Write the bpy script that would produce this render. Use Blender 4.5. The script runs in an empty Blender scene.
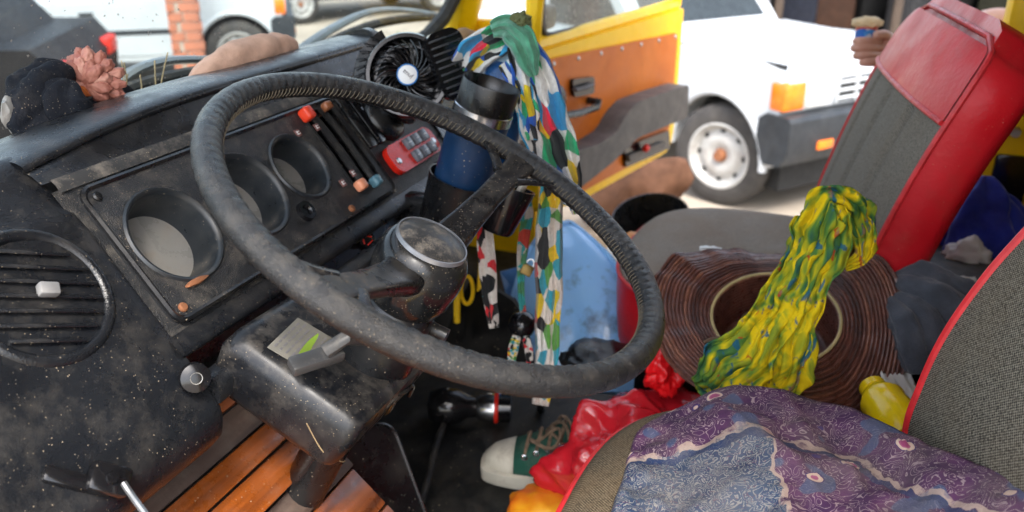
import bpy, bmesh, math, random
import numpy as np
from mathutils import Vector, Matrix, noise as MN
random.seed(7)
PI = math.pi
scene = bpy.context.scene
COL = scene.collection
# ------------------------------------------------------------------ camera
FPX = 850.0                      # focal length in pixels at 1024 wide
CAM = Vector((0, 0, 1.95))
PITCH, YAW = math.radians(23.18), math.radians(21.70)
_f = Vector((-math.sin(YAW) * math.cos(PITCH), math.cos(YAW) * math.cos(PITCH), -math.sin(PITCH)))
_r = Vector((math.cos(YAW), math.sin(YAW), 0))
_u = _r.cross(_f)
cam_d = bpy.data.cameras.new('camera')
cam = bpy.data.objects.new('camera', cam_d)
COL.objects.link(cam)
cam.matrix_world = Matrix(((_r.x, _u.x, -_f.x, CAM.x), (_r.y, _u.y, -_f.y, CAM.y), (_r.z, _u.z, -_f.z, CAM.z), (0, 0, 0, 1)))
cam_d.sensor_width = 36.0
cam_d.lens = FPX / 1024 * 36
cam_d.clip_start = 0.02
cam_d.clip_end = 400
cam_d.dof.use_dof = True
cam_d.dof.focus_distance = 0.86
cam_d.dof.aperture_fstop = 5.4
scene.camera = cam
# ------------------------------------------------------------------ light
SUN_EL, SUN_AZ = math.radians(56), math.radians(150)   # azimuth: compass angle of the sun, clockwise from +Y
world = bpy.data.worlds.new('World')
scene.world = world
world.use_nodes = True
wn = world.node_tree
sky = wn.nodes.new('ShaderNodeTexSky')
sky.sky_type = 'NISHITA'
sky.sun_disc = False
sky.sun_elevation = SUN_EL
sky.sun_rotation = SUN_AZ
sky.dust_density = 3.0
sky.air_density = 1.0
hsv = wn.nodes.new('ShaderNodeHueSaturation')
hsv.inputs['Saturation'].default_value = 0.55
bg = wn.nodes['Background']
bg.inputs['Strength'].default_value = 0.14
wn.links.new(sky.outputs[0], hsv.inputs['Color'])
wn.links.new(hsv.outputs[0], bg.inputs['Color'])
sun_d = bpy.data.lights.new('sun', 'SUN')
sun_d.energy = 1.1
sun_d.angle = math.radians(16)
sun_d.color = (1.0, 0.95, 0.88)
sun = bpy.data.objects.new('sun', sun_d)
COL.objects.link(sun)
_s = Vector((math.sin(SUN_AZ) * math.cos(SUN_EL), math.cos(SUN_AZ) * math.cos(SUN_EL), math.sin(SUN_EL)))
sun.rotation_euler = _s.to_track_quat('Z', 'Y').to_euler()
sun.location = (0, -10, 20)
vs = scene.view_settings
vs.view_transform = 'Standard'
vs.look = 'None'
vs.gamma = 1
vs.use_curve_mapping = False
vs.exposure = 2.35
# ------------------------------------------------------------------ measuring helpers
def ray(x, y):
    return (_r * (x - 512) + _u * (256 - y) + _f * FPX).normalized()
def at(x, y, X=None, Y=None, Z=None, D=None):
    d = ray(x, y)
    if X is not None: t = (X - CAM.x) / d.x
    elif Y is not None: t = (Y - CAM.y) / d.y
    elif Z is not None: t = (Z - CAM.z) / d.z
    else: t = D / d.dot(_f)
    return CAM + d * t
def onp(x, y, P, n):
    d = ray(x, y)
    return CAM + d * ((Vector(P) - CAM).dot(n) / d.dot(n))
def frame(o, z, x=(1, 0, 0)):
    z = Vector(z).normalized(); x = Vector(x); x = (x - z * x.dot(z)).normalized(); y = z.cross(x)
    return Matrix(((x.x, y.x, z.x, o[0]), (x.y, y.y, z.y, o[1]), (x.z, y.z, z.z, o[2]), (0, 0, 0, 1)))
def rotz(a): return Matrix.Rotation(a, 4, 'Z')
def fbm(p, o=3):
    v = 0; a = 1
    for i in range(o):
        v += a * MN.noise(Vector(p) * (2 ** i)); a *= .5
    return v
def smooth_path(pts, n=8):
    pts = [Vector(p) for p in pts]; out = []
    for i in range(len(pts) - 1):
        p0 = pts[max(i - 1, 0)]; p1 = pts[i]; p2 = pts[i + 1]; p3 = pts[min(i + 2, len(pts) - 1)]
        for k in range(n):
            t = k / n
            out.append(.5 * ((2 * p1) + (p2 - p0) * t + (2 * p0 - 5 * p1 + 4 * p2 - p3) * t * t + (3 * p1 - p0 - 3 * p2 + p3) * t ** 3))
    out.append(pts[-1]); return out
# ------------------------------------------------------------------ mesh helpers
class G:
    def __init__(s): s.bm = bmesh.new()
    def add(s, verts, faces):
        vs = [s.bm.verts.new(v) for v in verts]
        for f in faces:
            try: s.bm.faces.new([vs[i] for i in f])
            except ValueError: pass
        return vs
    def box(s, c, size, R=None, bev=0, seg=2):
        b = bmesh.new(); bmesh.ops.create_cube(b, size=1)
        for v in b.verts: v.co = Vector((v.co.x * size[0], v.co.y * size[1], v.co.z * size[2]))
        if bev: bmesh.ops.bevel(b, geom=list(b.edges), offset=bev, segments=seg, affect='EDGES', profile=.5)
        M = Matrix.Translation(c) @ (R.to_4x4() if R is not None else Matrix())
        s._merge(b, M); return s
    def mbox(s, M, c, size, bev=0, seg=2):
        b = bmesh.new(); bmesh.ops.create_cube(b, size=1)
        for v in b.verts: v.co = Vector((v.co.x * size[0] + c[0], v.co.y * size[1] + c[1], v.co.z * size[2] + c[2]))
        if bev: bmesh.ops.bevel(b, geom=list(b.edges), offset=bev, segments=seg, affect='EDGES', profile=.5)
        s._merge(b, M); return s
    def _merge(s, b, M):
        b.verts.index_update()
        vs = [s.bm.verts.new(M @ v.co) for v in b.verts]
        for f in b.faces:
            try: s.bm.faces.new([vs[v.index] for v in f.verts])
            except ValueError: pass
        b.free()
    def prism(s, pts, d, M=None, bev=0, seg=2, z0=0):
        M = M or Matrix(); b = bmesh.new()
        lo = [b.verts.new((p[0], p[1], z0)) for p in pts]; hi = [b.verts.new((p[0], p[1], z0 + d)) for p in pts]
        n = len(pts); b.faces.new(list(reversed(lo))); b.faces.new(hi)
        for i in range(n): b.faces.new([lo[i], lo[(i + 1) % n], hi[(i + 1) % n], hi[i]])
        if bev: bmesh.ops.bevel(b, geom=[e for e in b.edges if e.calc_face_angle(0) > .5], offset=bev, segments=seg, affect='EDGES', profile=.5)
        s._merge(b, M); return s
    def plate(s, outer, holes, M, z=0):
        b = bmesh.new(); es = []
        for loop in [outer] + holes:
            vs = [b.verts.new((p[0], p[1], z)) for p in loop]
            for i in range(len(vs)): es.append(b.edges.new((vs[i], vs[(i + 1) % len(vs)])))
        bmesh.ops.triangle_fill(b, use_beauty=True, edges=es)
        s._merge(b, M); return s
    def lathe(s, prof, M=None, n=32, a0=0, a1=2 * PI, cap=True):
        M = M or Matrix(); full = abs(a1 - a0 - 2 * PI) < 1e-6; m = n if full else n + 1; rings = []
        for r, z in prof:
            rings.append([s.bm.verts.new(M @ Vector((r * math.cos(a0 + (a1 - a0) * i / n), r * math.sin(a0 + (a1 - a0) * i / n), z))) for i in range(m)] if r > 1e-6 else [s.bm.verts.new(M @ Vector((0, 0, z)))])
        for a, b in zip(rings[:-1], rings[1:]):
            for i in range(n):
                j = (i + 1) % m
                if len(a) == 1 and len(b) == 1: continue
                if len(a) == 1: f = [a[0], b[i], b[j]]
                elif len(b) == 1: f = [a[i], a[j], b[0]]
                else: f = [a[i], a[j], b[j], b[i]]
                try: s.bm.faces.new(f)
                except ValueError: pass
        return s
    def rings(s, R, closed=True, caps=True):
        vv = [[s.bm.verts.new(p) for p in r] for r in R]; n = len(R[0])
        for a, b in zip(vv[:-1], vv[1:]):
            for i in range(n if closed else n - 1):
                j = (i + 1) % n; s.bm.faces.new([a[i], a[j], b[j], b[i]])
        if caps and closed: s.bm.faces.new(list(reversed(vv[0]))); s.bm.faces.new(vv[-1])
        return s
    def tube(s, path, r, n=10, closed=False, flat=1.0, up=None):
        path = [Vector(p) for p in path]; m = len(path); R = []; prev = None
        for i, p in enumerate(path):
            if closed: t = path[(i + 1) % m] - path[i - 1]
            else: t = path[min(i + 1, m - 1)] - path[max(i - 1, 0)]
            t.normalize()
            if prev is None:
                h = Vector(up) if up is not None else (Vector((0, 0, 1)) if abs(t.z) < .9 else Vector((1, 0, 0)))
            else: h = prev
            a = (h - t * h.dot(t)).normalized(); prev = a; b = t.cross(a)
            rr = r[i] if isinstance(r, (list, tuple)) else r
            R.append([p + a * (rr * flat * math.cos(2 * PI * k / n)) + b * (rr * math.sin(2 * PI * k / n)) for k in range(n)])
        if closed:
            R.append(R[0]); vv = [[s.bm.verts.new(p) for p in q] for q in R[:-1]]; vv.append(vv[0])
            for a, b in zip(vv[:-1], vv[1:]):
                for i in range(n): s.bm.faces.new([a[i], a[(i + 1) % n], b[(i + 1) % n], b[i]])
        else: s.rings(R)
        return s
    def grid(s, rows, uvs=False):
        vv = [[s.bm.verts.new(p) for p in r] for r in rows]
        n = len(rows); m = len(rows[0])
        L = s.bm.loops.layers.uv.verify() if uvs else None
        for i in range(n - 1):
            for j in range(m - 1):
                f = s.bm.faces.new([vv[i][j], vv[i][j + 1], vv[i + 1][j + 1], vv[i + 1][j]])
                if uvs:
                    for lp, (a, b) in zip(f.loops, ((i, j), (i, j + 1), (i + 1, j + 1), (i + 1, j))): lp[L].uv = (b / (m - 1), a / (n - 1))
        return s
    def ico(s, c, rad, sub=3, fn=None, M=None):
        b = bmesh.new(); bmesh.ops.create_icosphere(b, subdivisions=sub, radius=1)
        for v in b.verts:
            p = v.co.copy(); k = fn(p) if fn else 1
            v.co = Vector((p.x * rad[0] * k, p.y * rad[1] * k, p.z * rad[2] * k))
        s._merge(b, Matrix.Translation(c) @ (M.to_4x4() if M is not None else Matrix())); return s
    def build(s, name, mat, parent=None, sub=0, solid=0, ang=38, norm=True):
        bm = s.bm
        if norm: bmesh.ops.recalc_face_normals(bm, faces=list(bm.faces))
        me = bpy.data.meshes.new(name)
        cs = [v.co for v in bm.verts]
        lo = Vector((min(c.x for c in cs), min(c.y for c in cs), min(c.z for c in cs))); hi = Vector((max(c.x for c in cs), max(c.y for c in cs), max(c.z for c in cs)))
        c = (lo + hi) / 2
        for v in bm.verts: v.co -= c
        bm.to_mesh(me); bm.free()
        for p in me.polygons: p.use_smooth = True
        if ang < 180: me.set_sharp_from_angle(angle=math.radians(ang))
        me.materials.append(mat)
        o = bpy.data.objects.new(name, me); COL.objects.link(o)
        o.location = c
        if parent is not None:
            o.parent = parent; p = parent; w = Vector((0, 0, 0))
            while p is not None: w += p.location; p = p.parent
            o.location = c - w
        if solid:
            m = o.modifiers.new('thickness', 'SOLIDIFY'); m.thickness = solid; m.offset = 0
        if sub:
            m = o.modifiers.new('smooth', 'SUBSURF'); m.levels = sub; m.render_levels = sub
        return o
def tag(o, label=None, cat=None, group=None, kind=None):
    if label: o['label'] = label
    if cat: o['category'] = cat
    if group: o['group'] = group
    if kind: o['kind'] = kind
    return o
def thing(name, label, cat, loc=(0, 0, 0), group=None):
    o = bpy.data.objects.new(name, None); COL.objects.link(o); o.location = loc; o.empty_display_size = .05
    return tag(o, label, cat, group)
# ------------------------------------------------------------------ materials
def _n(nt, t, **k):
    x = nt.nodes.new('ShaderNode' + t)
    for a, b in k.items(): setattr(x, a, b)
    return x
def ramp(nt, fac, stops, interp='LINEAR'):
    r = _n(nt, 'ValToRGB'); r.color_ramp.interpolation = interp; e = r.color_ramp.elements
    while len(e) < len(stops): e.new(.5)
    for i, (p, c) in enumerate(stops):
        e[i].position = p; e[i].color = (c, c, c, 1) if isinstance(c, (int, float)) else (*c, 1)
    nt.links.new(fac, r.inputs[0]); return r.outputs[0]
def mixc(nt, fac, a, b, mode='MIX'):
    m = _n(nt, 'Mix', data_type='RGBA', blend_type=mode)
    for s, v in ((0, fac), (6, a), (7, b)):
        if hasattr(v, 'is_linked'): nt.links.new(v, m.inputs[s])
        elif isinstance(v, (int, float)): m.inputs[s].default_value = v if s == 0 else (v, v, v, 1)
        else: m.inputs[s].default_value = (*v, 1)
    return m.outputs[2]
def mathn(nt, op, a, b=None, clamp=False):
    m = _n(nt, 'Math', operation=op); m.use_clamp = clamp
    for i, v in enumerate((a, b)):
        if v is None: continue
        if hasattr(v, 'is_linked'): nt.links.new(v, m.inputs[i])
        else: m.inputs[i].default_value = v
    return m.outputs[0]
def noise(nt, co, scale, detail=3, rough=.55, dist=0):
    t = _n(nt, 'TexNoise'); t.inputs['Scale'].default_value = scale; t.inputs['Detail'].default_value = detail; t.inputs['Roughness'].default_value = rough; t.inputs['Distortion'].default_value = dist
    nt.links.new(co, t.inputs['Vector']); return t.outputs[0]
def specks(nt, co, scale, size, density):
    v = _n(nt, 'TexVoronoi'); v.inputs['Scale'].default_value = scale
    wn2 = _n(nt, 'TexNoise'); wn2.inputs['Scale'].default_value = scale * 2.2; wn2.inputs['Detail'].default_value = 1; nt.links.new(co, wn2.inputs['Vector'])
    wa = _n(nt, 'VectorMath', operation='MULTIPLY_ADD'); nt.links.new(wn2.outputs['Color'], wa.inputs[0]); wa.inputs[1].default_value = (.55 / scale,) * 3; nt.links.new(co, wa.inputs[2]); nt.links.new(wa.outputs[0], v.inputs['Vector'])
    sep = _n(nt, 'SeparateColor'); nt.links.new(v.outputs['Color'], sep.inputs[0])
    sz = mathn(nt, 'MULTIPLY', sep.outputs[1], size)
    a = mathn(nt, 'LESS_THAN', v.outputs['Distance'], sz); b = mathn(nt, 'LESS_THAN', sep.outputs[0], density)
    return mathn(nt, 'MULTIPLY', a, b)
DUST = (.27, .235, .19)
def mat(name, col, rough=.5, metal=0, var=.25, vscale=14, col2=None, dust=0, dscale=22, speck=0, sscale=170, speckcol=(.40, .32, .22), bump=0, bscale=260, coat=0, spec=.5, rvar=.15, stain=0, staincol=(.12, .07, .04), sheen=0, trans=0, emit=0):
    m = bpy.data.materials.new(name); m.use_nodes = True; nt = m.node_tree
    b = nt.nodes['Principled BSDF']; tc = _n(nt, 'TexCoord'); co = tc.outputs['Object']
    geo = _n(nt, 'NewGeometry')
    n1 = noise(nt, co, vscale, 4)
    c2 = col2 or tuple(c * (1 - var) for c in col); c1 = tuple(min(1, c * (1 + var)) for c in col)
    c = ramp(nt, n1, [(.3, c2), (.7, c1 if not col2 else col)])
    if stain: c = mixc(nt, mathn(nt, 'MULTIPLY', ramp(nt, noise(nt, co, dscale * .7, 5, .65), [(.52, 0.), (.66, 1.)]), stain), c, staincol)
    r = ramp(nt, noise(nt, co, vscale * 2.3, 4), [(.25, max(0.02, rough - rvar)), (.75, min(1, rough + rvar))])
    if dust:
        sx = _n(nt, 'SeparateXYZ'); nt.links.new(geo.outputs['Normal'], sx.inputs[0])
        up = ramp(nt, sx.outputs[2], [(.0, .25), (.85, 1.)])
        dn = ramp(nt, noise(nt, co, dscale, 6, .72), [(.47, 0.), (.72, 1.)])
        df = mathn(nt, 'MULTIPLY', mathn(nt, 'MULTIPLY', up, dn), dust)
        c = mixc(nt, df, c, DUST); r = mixc(nt, df, r, .9)
    if speck:
        sp = specks(nt, co, sscale * 2.6, .40, speck); sp2 = specks(nt, co, sscale * .8, .12, speck * .35)
        f = mathn(nt, 'MAXIMUM', sp, sp2); c = mixc(nt, mathn(nt, 'MULTIPLY', mathn(nt, 'MULTIPLY', f, ramp(nt, noise(nt, co, 16, 3, .6), [(.38, .1), (.68, 1.)])), .75), c, speckcol); r = mixc(nt, f, r, .9)
    nt.links.new(c, b.inputs['Base Color']); nt.links.new(r, b.inputs['Roughness'])
    b.inputs['Metallic'].default_value = metal; b.inputs['Coat Weight'].default_value = coat; b.inputs['Specular IOR Level'].default_value = spec
    b.inputs['Sheen Weight'].default_value = sheen
    if trans: b.inputs['Transmission Weight'].default_value = trans
    if bump:
        bn = _n(nt, 'Bump'); bn.inputs['Strength'].default_value = bump; bn.inputs['Distance'].default_value = .002
        nt.links.new(noise(nt, co, bscale, 3), bn.inputs['Height']); nt.links.new(bn.outputs[0], b.inputs['Normal'])
    m['nt'] = 1
    return m
def fabric(name, c1, c2, period=.003, ax=(0, 1), rough=.9, soil=.4, soilcol=(.16, .11, .06), bump=.5):
    m = bpy.data.materials.new(name); m.use_nodes = True; nt = m.node_tree
    b = nt.nodes['Principled BSDF']; tc = _n(nt, 'TexCoord'); sx = _n(nt, 'SeparateXYZ'); nt.links.new(tc.outputs['Object'], sx.inputs[0]); co = tc.outputs['Object']
    k = 2 * PI / period
    s1 = mathn(nt, 'SINE', mathn(nt, 'MULTIPLY', sx.outputs[ax[0]], k)); s2 = mathn(nt, 'SINE', mathn(nt, 'MULTIPLY', sx.outputs[ax[1]], k))
    w = mathn(nt, 'MULTIPLY_ADD', mathn(nt, 'MULTIPLY', s1, s2), .5)
    w.node.inputs[2].default_value = .5
    w2 = mathn(nt, 'MULTIPLY', w, ramp(nt, noise(nt, co, 420, 2), [(.3, .35), (.7, 1.3)]))
    c = ramp(nt, w2, [(.15, c1), (.75, c2)])
    c = mixc(nt, mathn(nt, 'MULTIPLY', ramp(nt, noise(nt, co, 9, 5, .65), [(.4, 0.), (.75, 1.)]), soil), c, soilcol)
    nt.links.new(c, b.inputs['Base Color']); b.inputs['Roughness'].default_value = rough; b.inputs['Specular IOR Level'].default_value = .2
    bn = _n(nt, 'Bump'); bn.inputs['Strength'].default_value = bump; bn.inputs['Distance'].default_value = .001
    nt.links.new(w, bn.inputs['Height']); nt.links.new(bn.outputs[0], b.inputs['Normal'])
    return m
def patches(name, stops, scale=22, rough=.75, dist=2.0, stretch=(1, 1, 1), bump=.15, extra=None, sheen=.2, lines=None, uv=None):
    """cloth print: bold patches of colour cut out of a distorted noise"""
    m = bpy.data.materials.new(name); m.use_nodes = True; nt = m.node_tree
    b = nt.nodes['Principled BSDF']; tc = _n(nt, 'TexCoord'); mp = _n(nt, 'Mapping'); mp.inputs['Scale'].default_value = stretch
    nt.links.new(tc.outputs['UV' if uv else 'Object'], mp.inputs[0]); co = mp.outputs[0]
    if uv: mp.inputs['Scale'].default_value = (uv[0], uv[1], 1); scale = 1.0
    v = _n(nt, 'TexVoronoi'); v.inputs['Scale'].default_value = scale
    w = _n(nt, 'TexNoise'); w.inputs['Scale'].default_value = scale * .6; w.inputs['Detail'].default_value = 2; nt.links.new(co, w.inputs['Vector'])
    ad = _n(nt, 'VectorMath', operation='MULTIPLY_ADD'); nt.links.new(w.outputs['Color'], ad.inputs[0]); ad.inputs[1].default_value = (dist / scale,) * 3; nt.links.new(co, ad.inputs[2])
    nt.links.new(ad.outputs[0], v.inputs['Vector'])
    sp = _n(nt, 'SeparateColor'); nt.links.new(v.outputs['Color'], sp.inputs[0])
    c = ramp(nt, sp.outputs[0], stops, 'CONSTANT')
    if lines is not None:
        v2 = _n(nt, 'TexVoronoi', feature='DISTANCE_TO_EDGE'); v2.inputs['Scale'].default_value = scale; nt.links.new(ad.outputs[0], v2.inputs['Vector'])
        c = mixc(nt, ramp(nt, v2.outputs['Distance'], [(.0, 1.), (.05, 1.), (.07, 0.)]), c, lines)
    c = mixc(nt, .35, c, ramp(nt, noise(nt, co, scale * 5, 3), [(.3, .25), (.7, 1.)]), 'MULTIPLY')
    nt.links.new(c, b.inputs['Base Color']); b.inputs['Roughness'].default_value = rough; b.inputs['Sheen Weight'].default_value = sheen; b.inputs['Specular IOR Level'].default_value = .25
    bn = _n(nt, 'Bump'); bn.inputs['Strength'].default_value = bump; bn.inputs['Distance'].default_value = .003
    nt.links.new(noise(nt, co, scale * 4, 3), bn.inputs['Height']); nt.links.new(bn.outputs[0], b.inputs['Normal'])
    return m
# ------------------------------------------------------------------ shared materials
M_dash = mat('dash_plastic', (.0072, .0083, .0105), .30, spec=.48, dust=.10, dscale=34, speck=.08, sscale=230, bump=.25, bscale=500, var=.2)
M_panel = mat('grained_panel', (.017, .018, .020), .40, spec=.42, dust=.34, dscale=35, speck=.3, sscale=260, bump=.7, bscale=700, var=.25)
M_black = mat('black_plastic', (.007, .0075, .0085), .28, spec=.45, dust=.12, speck=.06, sscale=150)
M_gloss = mat('gloss_black', (.006, .006, .007), .16, rvar=.06, speck=.03)
M_rubber = mat('rubber', (.012, .012, .012), .6, dust=.2, speck=.12)
M_mat = mat('floor_mat', (.0045, .005, .0055), .5, spec=.3, dust=.12, dscale=8, speck=.08, sscale=90)
M_wheelc = mat('wheel_cover', (.008, .0084, .0095), .29, spec=.55, dust=.16, dscale=60, speck=.16, sscale=300, bump=.7, bscale=900, var=.35)
M_spoke = mat('spoke_plastic', (.010, .0105, .012), .30, spec=.5, dust=.2, dscale=50, speck=.3, sscale=200)
M_cap = mat('horn_cap', (.03, .03, .03), .45, dust=.9, dscale=60, speck=.5, sscale=330)
M_chrome = mat('chrome', (.65, .66, .68), .22, 1, rvar=.08)
M_steel = mat('brushed_steel', (.5, .5, .5), .38, 1, dust=.15)
M_yellow = mat('yellow_paint', (.92, .56, .004), .36, var=.06, spec=.3, dust=.06, stain=.10, staincol=(.25, .13, .02))
M_white = mat('white_print', (.75, .75, .73), .6, var=.05)
M_red_pl = mat('red_plastic', (.62, .02, .01), .3, spec=.3, var=.15, speck=.05, dust=.1)
M_red_v = mat('red_vinyl', (.56, .008, .016), .42, spec=.3, var=.14, vscale=6, bump=.3, bscale=120, stain=.12, dust=.06, speck=.03)
M_pipe = mat('red_piping', (.55, .02, .025), .45, var=.2, vscale=60)
M_seat = fabric('seat_tweed', (.016, .014, .011), (.25, .225, .175), .0034, (1, 2), soil=.25)
M_seat_c = fabric('seat_tweed_soiled', (.02, .016, .011), (.21, .17, .115), .0034, (0, 1), soil=.55, soilcol=(.17, .105, .05))
M_seat_p = fabric('seat_tweed_far', (.085, .075, .062), (.27, .24, .20), .0034, (1, 2), soil=.2)
M_seat_pc = fabric('seat_tweed_dusty', (.17, .145, .12), (.36, .31, .26), .0034, (0, 1), soil=.6, soilcol=(.22, .15, .10))
M_lens = mat('gauge_glass', (.24, .235, .22), .32, stain=.3, dust=.4, dscale=40, rvar=.2)
M_well = mat('gauge_cowl', (.014, .018, .022), .38, speck=.10, sscale=200, dust=.25)
M_rust = mat('rust', (.20, .075, .03), .8)
# ------------------------------------------------------------------ van body
FLZ = 1.0
g = G(); g.box((.35, 1.1, FLZ - .03), (2.7, 2.0, .06))
tag(g.build('van_floor', M_mat), kind='structure')
van = thing('van_body', 'yellow van body around the cab: roof, pillars, side walls and bulkhead', 'van', (.3, 1.1, .5))
M_liner = mat('roof_lining', (.34, .33, .31), .9, var=.1)
M_vanin = mat('cab_grey', (.03, .031, .033), .6, dust=.15)
g = G()
rows = []
for i in range(13):
    y = .1 + 2.0 * i / 12; zz = 2.52 - .10 * ((y - 1.1) / 1.0) ** 4
    rows.append([Vector((x, y, zz - (.10 if k == 0 else 0))) for k, x in enumerate((-.74, -.5, .3, 1.0, 1.7))])
g.grid(rows); g.build('roof', M_liner, van, solid=.03)
g = G(); g.box((1.70, 1.1, 1.72), (.03, 1.98, 1.5)); g.build('bulkhead', M_vanin, van)
for yy, nm in ((.09, 'side_wall'), (2.11, 'side_wall')):
    g = G(); g.box((1.03, yy, 1.45), (1.30, .03, 1.94)); g.build(nm, M_yellow, van)
    g = G(); g.box((.02, yy, .80), (2.0, .05, .42), bev=.02); g.build('sill', M_yellow, van)
    g = G(); g.box((-.88, yy, 1.22), (.24, .04, .85), bev=.01); g.build('front_quarter', M_yellow, van)
g = G(); g.box((-1.02, 1.1, 1.30), (.04, 1.96, .62)); g.build('front_panel', M_vanin, van)
# wind screen plane
WB = Vector((-.975, 0, 1.595)); WT = Vector((-.72, 0, 2.40)); wup = (WT - WB).normalized(); wn_ = Vector((-wup.z, 0, wup.x))   # outward (forward)
if wn_.x > 0: wn_ = -wn_
def ws(y, h, off=0): 
    bulge = -.05 * (1 - ((y - 1.1) / .95) ** 2)
    return WB + wup * h + Vector((bulge, y, 0)) + wn_ * off
def pillar(y, nm='windscreen_pillar'):
    g = G(); path = [ws(y, h, .0) for h in (-.06, .1, .3, .5, .7, .80)]
    g.tube(path, [.055, .05, .045, .042, .045, .05], 10, flat=.7); g.build(nm, M_yellow, van)
pillar(2.06); pillar(.11)
g = G()
loop = []
for a in range(64):
    t = 2 * PI * a / 64; cx, cy = math.cos(t), math.sin(t)
    k = (abs(cx) ** 6 + abs(cy) ** 6) ** (-1 / 6)
    loop.append(ws(1.085 + .915 * k * cx, .365 + .375 * k * cy, .0))
g.tube(loop, .019, 8, closed=True); g.build('windscreen_seal', M_rubber, van)
# yellow rear door pillar of the far side (behind the passenger seat)
g = G(); g.box((.36, 2.04, 1.45), (.17, .07, 1.75), bev=.02); bp = g.build('door_pillar', M_yellow, van)
g = G(); g.box((.345, 2.0, 1.37), (.07, .012, .14), bev=.005); g.build('striker_recess', M_gloss, bp)
for k, z in enumerate((1.50, 1.49, 1.545, 1.46)):
    g = G(); c = Vector((.30 + .035 * k, 2.0, z)); g.lathe([(0, .016), (.009, .016), (.011, .006), (.011, 0)], frame(c, (0, -1, 0)), 14); g.build('bolt', M_steel, bp)
g = G(); g.box((.43, 1.985, 1.40), (.05, .03, .62), bev=.01); g.build('belt_guide', M_black, van)
# glass with dust: transparent, glossy by facing, specks of dirt
def glassmat(name, dirt=.25, tint=(.86, .92, .91)):
    m = bpy.data.materials.new(name); m.use_nodes = True; nt = m.node_tree; nt.nodes.remove(nt.nodes['Principled BSDF'])
    out = nt.nodes['Material Output']; co = _n(nt, 'TexCoord').outputs['Object']
    tr = _n(nt, 'BsdfTransparent'); tr.inputs[0].default_value = (*tint, 1); gl = _n(nt, 'BsdfGlossy'); gl.inputs['Roughness'].default_value = .04
    lw = _n(nt, 'LayerWeight'); lw.inputs[0].default_value = .5; fz = mathn(nt, 'MULTIPLY_ADD', mathn(nt, 'POWER', lw.outputs['Facing'], 5), .9); fz.node.inputs[2].default_value = .05
    m1 = _n(nt, 'MixShader'); nt.links.new(fz, m1.inputs[0]); nt.links.new(tr.outputs[0], m1.inputs[1]); nt.links.new(gl.outputs[0], m1.inputs[2])
    df = _n(nt, 'BsdfDiffuse'); df.inputs[0].default_value = (.55, .5, .45, 1)
    film = mathn(nt, 'MULTIPLY', ramp(nt, noise(nt, co, 9, 5, .65), [(.35, 0.), (.8, 1.)]), dirt)
    sp = mathn(nt, 'MAXIMUM', specks(nt, co, 70, .16, .4), specks(nt, co, 160, .28, .3))
    fac = mathn(nt, 'MAXIMUM', film, mathn(nt, 'MULTIPLY', sp, .85))
    m2 = _n(nt, 'MixShader'); nt.links.new(fac, m2.inputs[0]); nt.links.new(m1.outputs[0], m2.inputs[1]); nt.links.new(df.outputs[0], m2.inputs[2])
    nt.links.new(m2.outputs[0], out.inputs[0]); return m
M_wind = glassmat('dirty_windscreen', .07, (.72, .80, .79))
M_glass = glassmat('door_glass', .10)
g = G(); g.grid([[ws(.16 + 1.86 * j / 24, -.01 + .75 * i / 8) for j in range(25)] for i in range(9)])
tag(g.build('windscreen', M_wind), 'dusty clear windscreen in front of the dashboard, specked with dirt', 'windscreen')
# wipers lying outside the glass
M_wip = mat('wiper_metal', (.16, .18, .19), .4, .6, dust=.3)
def wiper(px, label, arm):
    w = thing('windscreen_wiper', label, 'wiper', onp(*px[0], WB + wn_ * .04, wn_), 'wipers outside the windscreen')
    P = smooth_path([onp(x, y, WB + wn_ * (.045 + .05), wn_) for x, y in px], 6)
    g = G(); g.tube(P, .009, 8, flat=1.2); g.build('blade', M_rubber, w)
    Q = smooth_path([onp(x, y, WB + wn_ * (.075 + .05), wn_) for x, y in arm], 6)
    g = G(); g.tube(Q, [.010 + .006 * (1 - i / len(Q)) for i in range(len(Q))], 8, flat=.6); a = g.build('arm', M_wip, w)
    g = G(); c = Q[0]; g.lathe([(0, .012), (.016, .012), (.02, .0), (.02, -.05)], frame(c, -wn_), 14); g.build('pivot_cap', M_black, a)
    return w
wiper([(60, 128), (105, 100), (150, 82), (205, 71), (262, 66)], 'wiper lying behind the dark cloth and the dried flower', [(88, 118), (120, 80), (160, 62), (215, 60), (258, 63)])
wiper([(318, 48), (350, 33), (385, 22), (430, 17), (462, 21)], 'wiper arching over the dash above the black fan', [(290, 58), (330, 30), (370, 12), (410, 11), (452, 18)])

# ------------------------------------------------------------------ dashboard
TP = .89; nv = Vector((math.sin(TP), 0, math.cos(TP))); sv = Vector((-math.cos(TP), 0, math.sin(TP))); PP = Vector((-.62, 0, 1.627))
def dp(u, y, off=0): return Vector((PP.x + sv.x * u + nv.x * off, y, PP.z + sv.z * u + nv.z * off))
MD = frame((PP.x, 0, PP.z), nv, (0, 1, 0))        # local x = world Y, local y = -u
sgn = -1 if (MD.to_3x3() @ Vector((0, 1, 0))).dot(sv) < 0 else 1
def L(y, u): return (y, sgn * u)
dash = thing('dashboard', 'dusty black van dashboard with round vent and deep gauge cowls', 'dashboard', (-.62, .9, 1.43))
def extr(prof, ys, name, m, parent, closed=True, ang=50):
    g = G(); g.rings([[Vector((p[0], y, p[1])) for p in prof] for y in ys], closed=closed, caps=closed); return g.build(name, m, parent, ang=ang)
def sm2(prof, n=4): return [(p.x, p.y) for p in smooth_path([(a, b, 0) for a, b in prof], n)]
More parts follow.
